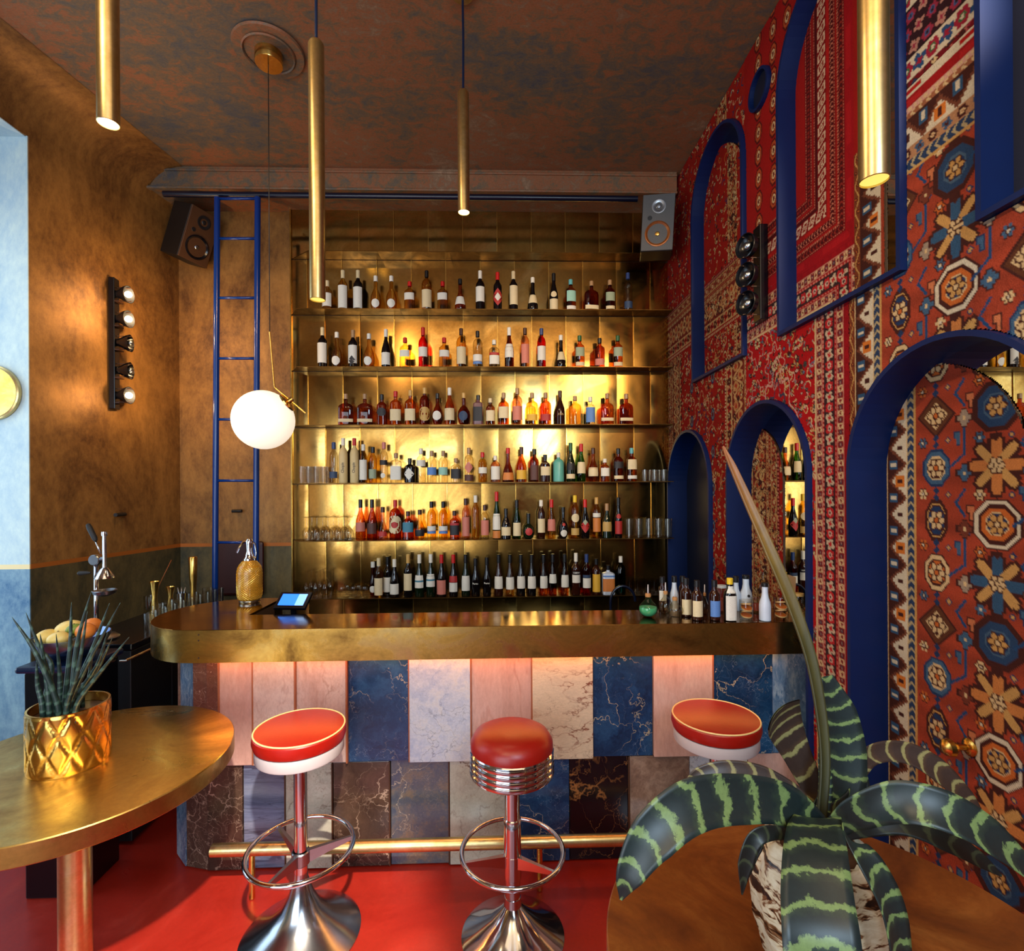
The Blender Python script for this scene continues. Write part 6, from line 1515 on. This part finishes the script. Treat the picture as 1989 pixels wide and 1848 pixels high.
# folded paper sheet leaning at the end of the bar
q = onbar(1548, 1180)
pc = thing('paper_bag', 'folded brown paper leaning at the far end of the bar', 'paper', (q.x, min(q.y, 2.50), ZT + .0006))
MB().add([(-.06, .01, 0), (.05, .01, 0), (.06, .025, .13), (-.02, .03, .17), (-.075, .025, .15), (-.06, .014, 0), (.05, .014, 0), (.06, .029, .13), (-.02, .034, .17), (-.075, .029, .15)],
         [(0, 1, 2, 3, 4), (9, 8, 7, 6, 5)] + [(i, (i + 1) % 5, (i + 1) % 5 + 5, i + 5) for i in range(5)]).obj('sheet', M['paper_kraft'], pc)
MB().add([(.0, .0, .0), (.07, -.0, 0), (.08, .012, .11), (.02, .02, .165), (0, .004, 0), (.07, .004, 0), (.08, .016, .11), (.02, .024, .165)], [(0, 1, 2, 3), (7, 6, 5, 4), (0, 4, 5, 1), (1, 5, 6, 2), (2, 6, 7, 3), (3, 7, 4, 0)]).obj('folded_flap', M['paper_kraft'], pc)

# ================================================================== PLANTS
def leaf_mat(name, dark, mid, light, bands, width, wob=.10):
    m, t, b = mat0(name); L = t.links.new; N = t.nodes.new
    uv = N('ShaderNodeUVMap'); uv.uv_map = 'UVMap'; sp2 = N('ShaderNodeSeparateXYZ'); L(uv.outputs[0], sp2.inputs[0])
    tc = N('ShaderNodeTexCoord'); n1 = noise(t, tc.outputs['Object'], 34, 5, .7); n0 = noise(t, tc.outputs['Object'], 9, 2)
    a = N('ShaderNodeMath'); a.operation = 'MULTIPLY_ADD'; L(sp2.outputs['Y'], a.inputs[0]); a.inputs[1].default_value = bands
    c = N('ShaderNodeMath'); c.operation = 'MULTIPLY_ADD'; L(n1.outputs['Fac'], c.inputs[0]); c.inputs[1].default_value = wob * 6; L(a.outputs[0], c.inputs[2]) 
    c2 = N('ShaderNodeMath'); c2.operation = 'MULTIPLY_ADD'; L(n0.outputs['Fac'], c2.inputs[0]); c2.inputs[1].default_value = .15; L(c.outputs[0], c2.inputs[2])
    # curve the bands over the width of the leaf
    d = N('ShaderNodeMath'); d.operation = 'SUBTRACT'; L(sp2.outputs['X'], d.inputs[0]); d.inputs[1].default_value = .5
    e = N('ShaderNodeMath'); e.operation = 'POWER'; e.inputs[1].default_value = 2; dd = N('ShaderNodeMath'); dd.operation = 'ABSOLUTE'; L(d.outputs[0], dd.inputs[0]); L(dd.outputs[0], e.inputs[0])
    f = N('ShaderNodeMath'); f.operation = 'MULTIPLY_ADD'; L(e.outputs[0], f.inputs[0]); f.inputs[1].default_value = -1.2; L(c2.outputs[0], f.inputs[2])
    g = N('ShaderNodeMath'); g.operation = 'FRACT'; L(f.outputs[0], g.inputs[0])
    r = ramp(t, [(0, mid), (.25, dark), (1 - width - .08, dark), (1 - width, light), (1 - width * .25, light), (1, mid)]); L(g.outputs[0], r.inputs[0])
    n4 = noise(t, tc.outputs['Object'], 120, 2, .7); g4 = gramp(t, [(.3, .75), (.7, 1)]); L(n4.outputs['Fac'], g4.inputs[0])
    L(mix(t, .8, r.outputs[0], g4.outputs[0], 'MULTIPLY'), b.inputs['Base Color']); b.inputs['Roughness'].default_value = .42
    return m
def stalk_mat():
    m, t, b = mat0('tan_stalk'); L = t.links.new; N = t.nodes.new
    uv = N('ShaderNodeUVMap'); uv.uv_map = 'UVMap'; sp2 = N('ShaderNodeSeparateXYZ'); L(uv.outputs[0], sp2.inputs[0])
    tc = N('ShaderNodeTexCoord'); n1 = noise(t, mapping(t, (60, 60, 8)).outputs[0], 1, 4, .7)
    a = N('ShaderNodeMath'); a.operation = 'MULTIPLY'; L(sp2.outputs['Y'], a.inputs[0]); a.inputs[1].default_value = .5
    r = ramp(t, [(.0, (48, 50, 26)), (.35, (70, 64, 26)), (.55, (112, 88, 34)), (.8, (132, 84, 38)), (1, (136, 74, 38))]); L(a.outputs[0], r.inputs[0])
    g = gramp(t, [(.35, .6), (.62, 1)]); L(n1.outputs['Fac'], g.inputs[0])
    L(mix(t, .8, r.outputs[0], g.outputs[0], 'MULTIPLY'), b.inputs['Base Color']); b.inputs['Roughness'].default_value = .5
    return m
M['leaf'] = leaf_mat('banded_leaf', (26, 38, 38), (44, 58, 46), (112, 134, 80), 1.0, .20, .16)
M['leaf_brown'] = leaf_mat('banded_brown_leaf', (58, 44, 38), (76, 56, 40), (140, 132, 84), 1.0, .2)
M['leaf_dark'] = leaf_mat('dark_leaf', (18, 24, 22), (26, 32, 26), (50, 58, 40), 1.0, .18)
M['stalk'] = stalk_mat()
M['stick'] = leaf_mat('cylinder_leaf', (30, 50, 44), (40, 64, 52), (74, 100, 82), 1.0, .25)
def leaf(parent, pts, widths, mat, cup=.18, nrm=(0, -.35, 1), bands=9, n=36, name='leaf', twist=0, thick=.0022, side=None):
    """strap leaf: path points (world), half widths along the path, cross-section cupped"""
    P = bez(pts, n); L0 = parent.location; nx = 8; top = []; uvs = []
    wi = lambda t: np.interp(t, np.linspace(0, 1, len(widths)), widths)
    N0 = Vector(nrm).normalized()
    for i, p in enumerate(P):
        t = (P[min(i + 1, n)] - P[max(i - 1, 0)]).normalized()
        sd = t.cross(N0)
        if sd.length < .05: sd = t.cross(Vector((0, -1, .1)))
        sd.normalize(); up_ = sd.cross(t).normalized()
        if twist: R_ = Matrix.Rotation(twist * i / n, 3, t); sd = R_ @ sd; up_ = R_ @ up_
        if side is not None:
            sd = Vector(side).normalized(); up_ = sd.cross(t).normalized(); up_ = up_ if up_.dot(N0) > 0 else -up_
        w = float(wi(i / n))
        for j in range(nx + 1):
            s = j / nx * 2 - 1
            q = p - L0 + sd * (w * s) + up_ * (cup * w * (s * s - .5)); top.append((q, up_)); uvs.append((j / nx, i / n * bands))
    m_ = MB(); k = nx + 1; tot = len(top)
    vs = [tuple(q + u_ * thick / 2) for q, u_ in top] + [tuple(q - u_ * thick / 2) for q, u_ in top]
    fs = [(i * k + j, i * k + j + 1, (i + 1) * k + j + 1, (i + 1) * k + j) for i in range(n) for j in range(nx)]
    fs += [tuple(tot + v for v in f[::-1]) for f in list(fs)]
    for i in range(n):
        for j in (0, nx): a, c_ = i * k + j, (i + 1) * k + j; fs.append((a, c_, c_ + tot, a + tot))
    m_.add(vs, fs, True); me = m_.mesh(name, mat, fix=False)
    bm = bmesh.new(); bm.from_mesh(me); bmesh.ops.recalc_face_normals(bm, faces=bm.faces[:]); bm.to_mesh(me); bm.free()
    ul = me.uv_layers.new(name='UVMap')
    for lp in me.loops: ul.data[lp.index].uv = uvs[lp.vertex_index % tot]
    return link(name, me, parent)
pc_ = at(1606, 1600, Y=.93)
pl = thing('banded_plant', 'large green and dark banded strap-leaved plant in striped pot', 'plant', (pc_.x, .93, .8006))
B = Vector((pc_.x, .93, pc_.z - .02))
def W_(px, py, Y): return at(px, py, Y=Y)
LV = [
 ([B, W_(1530, 1565, .90), W_(1440, 1552, .86), W_(1345, 1565, .82), W_(1268, 1625, .79), W_(1222, 1700, .78), W_(1206, 1748, .79)], [.02, .034, .037, .038, .034, .020, .002], 'leaf', .25, (-.2, -1, .55), 10),
 ([W_(1588, 1588, .90), W_(1584, 1612, .85), W_(1583, 1665, .79), W_(1586, 1740, .74), W_(1594, 1830, .70), W_(1604, 1960, .68)], [.040, .046, .049, .051, .052, .05], 'leaf', .12, (0, -1, .75), 6.0),
 ([B, W_(1660, 1582, .90), W_(1745, 1558, .86), W_(1840, 1578, .83), W_(1930, 1630, .82), W_(2030, 1720, .82)], [.018, .028, .032, .033, .030, .012], 'leaf', .25, (.2, -1, .6), 8),
 ([B, W_(1690, 1604, .95), W_(1760, 1600, .94), W_(1840, 1632, .92), W_(1905, 1672, .92), W_(1945, 1702, .92)], [.014, .018, .021, .021, .013, .002], 'leaf_dark', .2, (0, -1, .5), 8),
 ([B + Vector((0, .05, 0)), W_(1650, 1520, 1.02), W_(1692, 1468, 1.06), W_(1755, 1462, 1.07), W_(1820, 1495, 1.06), W_(1880, 1555, 1.05), W_(1918, 1600, 1.05)], [.014, .016, .018, .022, .026, .020, .002], 'leaf_brown', .2, (.1, -1, .5), 12),
 ([B + Vector((0, .03, 0)), W_(1632, 1530, 1.0), W_(1634, 1450, 1.02), W_(1624, 1380, 1.03), W_(1606, 1314, 1.04)], [.03, .046, .047, .038, .012], 'leaf', .25, (0, -1, .1), 9),
 ([B + Vector((0, .03, 0)), W_(1580, 1540, 1.0), W_(1548, 1468, 1.0), W_(1528, 1425, .99), W_(1519, 1400, .975), W_(1517, 1384, .95)], [.014, .022, .029, .036, .041, .042], 'leaf_brown', .3, (.1, -1, .1), 7),
 ([B, W_(1640, 1620, .86), W_(1680, 1665, .82), W_(1722, 1740, .80), W_(1742, 1810, .79), W_(1752, 1900, .79)], [.014, .022, .026, .030, .031, .028], 'leaf', .2, (.5, -1, .35), 8),
 ([B, W_(1555, 1622, .88), W_(1500, 1618, .85), W_(1466, 1632, .84), W_(1448, 1680, .84), W_(1441, 1738, .84)], [.007, .009, .011, .013, .013, .001], 'leaf_dark', .2, (0, -1, .5), 9),
 ([B, W_(1548, 1618, .88), W_(1488, 1622, .87), W_(1470, 1650, .87), W_(1456, 1700, .87)], [.005, .006, .007, .008, .001], 'leaf_dark', .2, (0, -1, .5), 6),
 ([B + Vector((0, .05, 0)), W_(1548, 1548, .99), W_(1480, 1508, 1.0), W_(1410, 1497, 1.0), W_(1360, 1506, 1.0), W_(1332, 1522, 1.0)], [.012, .018, .019, .018, .014, .004], 'leaf_brown', .2, (0, -1, .6), 9),
 ([B + Vector((0, .02, 0)), W_(1602, 1530, .97), W_(1598, 1470, .98), W_(1594, 1420, .99)], [.014, .014, .010, .002], 'leaf', .3, (0, -1, .1), 14),
 ([B + Vector((0, .03, 0)), W_(1660, 1560, 1.0), W_(1668, 1510, 1.02), W_(1660, 1470, 1.03)], [.02, .03, .02, .003], 'leaf', .25, (.2, -1, .2), 6),
]
for i, (pts, wd, mt, cup, nr, bn) in enumerate(LV): leaf(pl, pts, wd, M[mt], cup, nr, bn, side=(1, -.12, 0) if i == 1 else None)
leaf(pl, [B + Vector((0, .02, 0)), W_(1600, 1460, .97), W_(1578, 1300, .99), W_(1540, 1180, 1.01), W_(1496, 1075, 1.03), W_(1452, 975, 1.06), W_(1421, 905, 1.08), W_(1404, 868, 1.10)], [.009, .010, .0115, .0125, .012, .010, .007, .001], M['stalk'], .5, (.2, -1, .1), 2, 48, 'flower_stalk', thick=.006)
# pot: ribbed cream pot with dark tiger marks
def tiger():
    m, t, b = mat0('tiger_glaze'); L = t.links.new
    mp = mapping(t, (1, 1, 3.2)); n = noise(t, mp.outputs[0], 14, 3, .6, 1.4); n2 = noise(t, mp.outputs[0], 60, 2)
    r = ramp(t, [(.40, (30, 16, 10)), (.45, (120, 76, 44)), (.5, (206, 186, 150)), (.7, (226, 214, 186))]); L(n.outputs['Fac'], r.inputs[0])
    L(r.outputs[0], b.inputs['Base Color']); b.inputs['Roughness'].default_value = .35; return m
pm = MB(); prof = [(0, 0), (.06, 0), (.075, .01), (.098, .05), (.113, .11), (.116, .16), (.108, .21), (.09, .245), (.078, .255), (.07, .252), (.072, .235), (0, .23)]
n = 64; vs = []
for r, z in prof:
    for j in range(n):
        a = 2 * PI * j / n; rr = r * (1 + .035 * math.cos(14 * a + z * 22)) ; vs.append((rr * math.cos(a), rr * math.sin(a), z))
pm.add(vs, [(i * n + j, i * n + (j + 1) % n, (i + 1) * n + (j + 1) % n, (i + 1) * n + j) for i in range(len(prof) - 1) for j in range(n)], True)
pm.xf(Matrix.Translation((-.005, .02, 0))).obj('pot', tiger(), pl)
MB().lathe([(0, .232), (.072, .236)], 24, (-.005, .02, 0)).obj('soil', M['walnut'], pl)

gp = at(128, 1450, Y=1.775)
gt = thing('spiky_plant', 'spiky cylindrical-leaved plant in a gold diamond-embossed pot', 'plant', (gp.x, 1.79, .8006))
R, H = .109, .20
pm = MB(); n, nz = 198, 44; vs = []
for k in range(nz + 1):
    z = H * k / nz
    for j in range(n):
        a = 2 * PI * j / n; u_ = a * 11 / PI; v_ = z / .066
        d1 = abs(((u_ + v_) / 2) % 1 - .5); d2 = abs(((u_ - v_) / 2) % 1 - .5); dd = min(.5 - d1, .5 - d2)
        hgt = .0026 * math.exp(-(dd / .04) ** 2) + .0045 * math.sin(PI * min(dd, .25) / .5) * (dd > .06)
        rr = R + (hgt if 1 < k < nz - 1 else .0025); vs.append((rr * math.cos(a), rr * math.sin(a), z))
pm.add(vs, [(i * n + j, i * n + (j + 1) % n, (i + 1) * n + (j + 1) % n, (i + 1) * n + j) for i in range(nz) for j in range(n)], True)
pm.lathe([(R + .002, H), (R - .004, H), (R - .005, .02), (0, .018)], 48).lathe([(R + .002, 0), (0, 0)], 48)
pm.obj('pot', M['brass_bright'], gt, ang=1.3)
MB().lathe([(0, H - .035), (R - .006, H - .032)], 32).obj('soil', M['walnut'], gt)
ZTp = .8006
ST_ = [((100, 1390), (70, 1270), (23, 1199), 1.70), ((108, 1395), (84, 1280), (50, 1190), 1.74), ((96, 1400), (88, 1300), (78, 1232), 1.72), ((84, 1385), (73, 1330), (71, 1283), 1.72), ((120, 1385), (116, 1310), (109, 1232), 1.80),
       ((128, 1380), (136, 1260), (139, 1170), 1.78), ((138, 1375), (150, 1250), (178, 1148), 1.76), ((128, 1395), (152, 1300), (170, 1188), 1.72), ((144, 1380), (180, 1260), (213, 1172), 1.80), ((136, 1390), (176, 1280), (234, 1171), 1.74),
       ((150, 1380), (190, 1290), (209, 1228), 1.78), ((158, 1370), (200, 1300), (251, 1238), 1.72), ((150, 1385), (185, 1310), (219, 1238), 1.82), ((92, 1385), (100, 1290), (60, 1245), 1.80), ((160, 1375), (172, 1320), (180, 1262), 1.84)]
for (a, b_, c_, Y) in ST_:
    base = Vector((gt.location.x, 1.79, ZTp + H - .04)); aa = at(a[0], a[1], Y=Y); dx = max(-.075, min(.075, aa.x - base.x)); dy = max(-.07, min(.07, Y - 1.79))
    p0 = Vector((base.x + dx, base.y + dy, ZTp + H - .05)); P = [p0, p0 + Vector((dx * .12, 0, .08)), at(*b_, Y=Y), at(*c_, Y=Y - .01)]
    Q_ = [p - gt.location for p in bez(P, 14)]
    rr = [float(np.interp(i / 14, [0, .3, .6, .9, 1], [.0078, .0085, .007, .0035, .0006])) for i in range(15)]
    o = MB().tube(Q_, rr, 8); me = o.mesh('leaf', M['stick'], fix=False); ul = me.uv_layers.new(name='UVMap')
    for lp in me.loops: v = lp.vertex_index; ul.data[lp.index].uv = ((v % 8) / 8, (v // 8) / 14 * 9)
    link('leaf', me, gt)
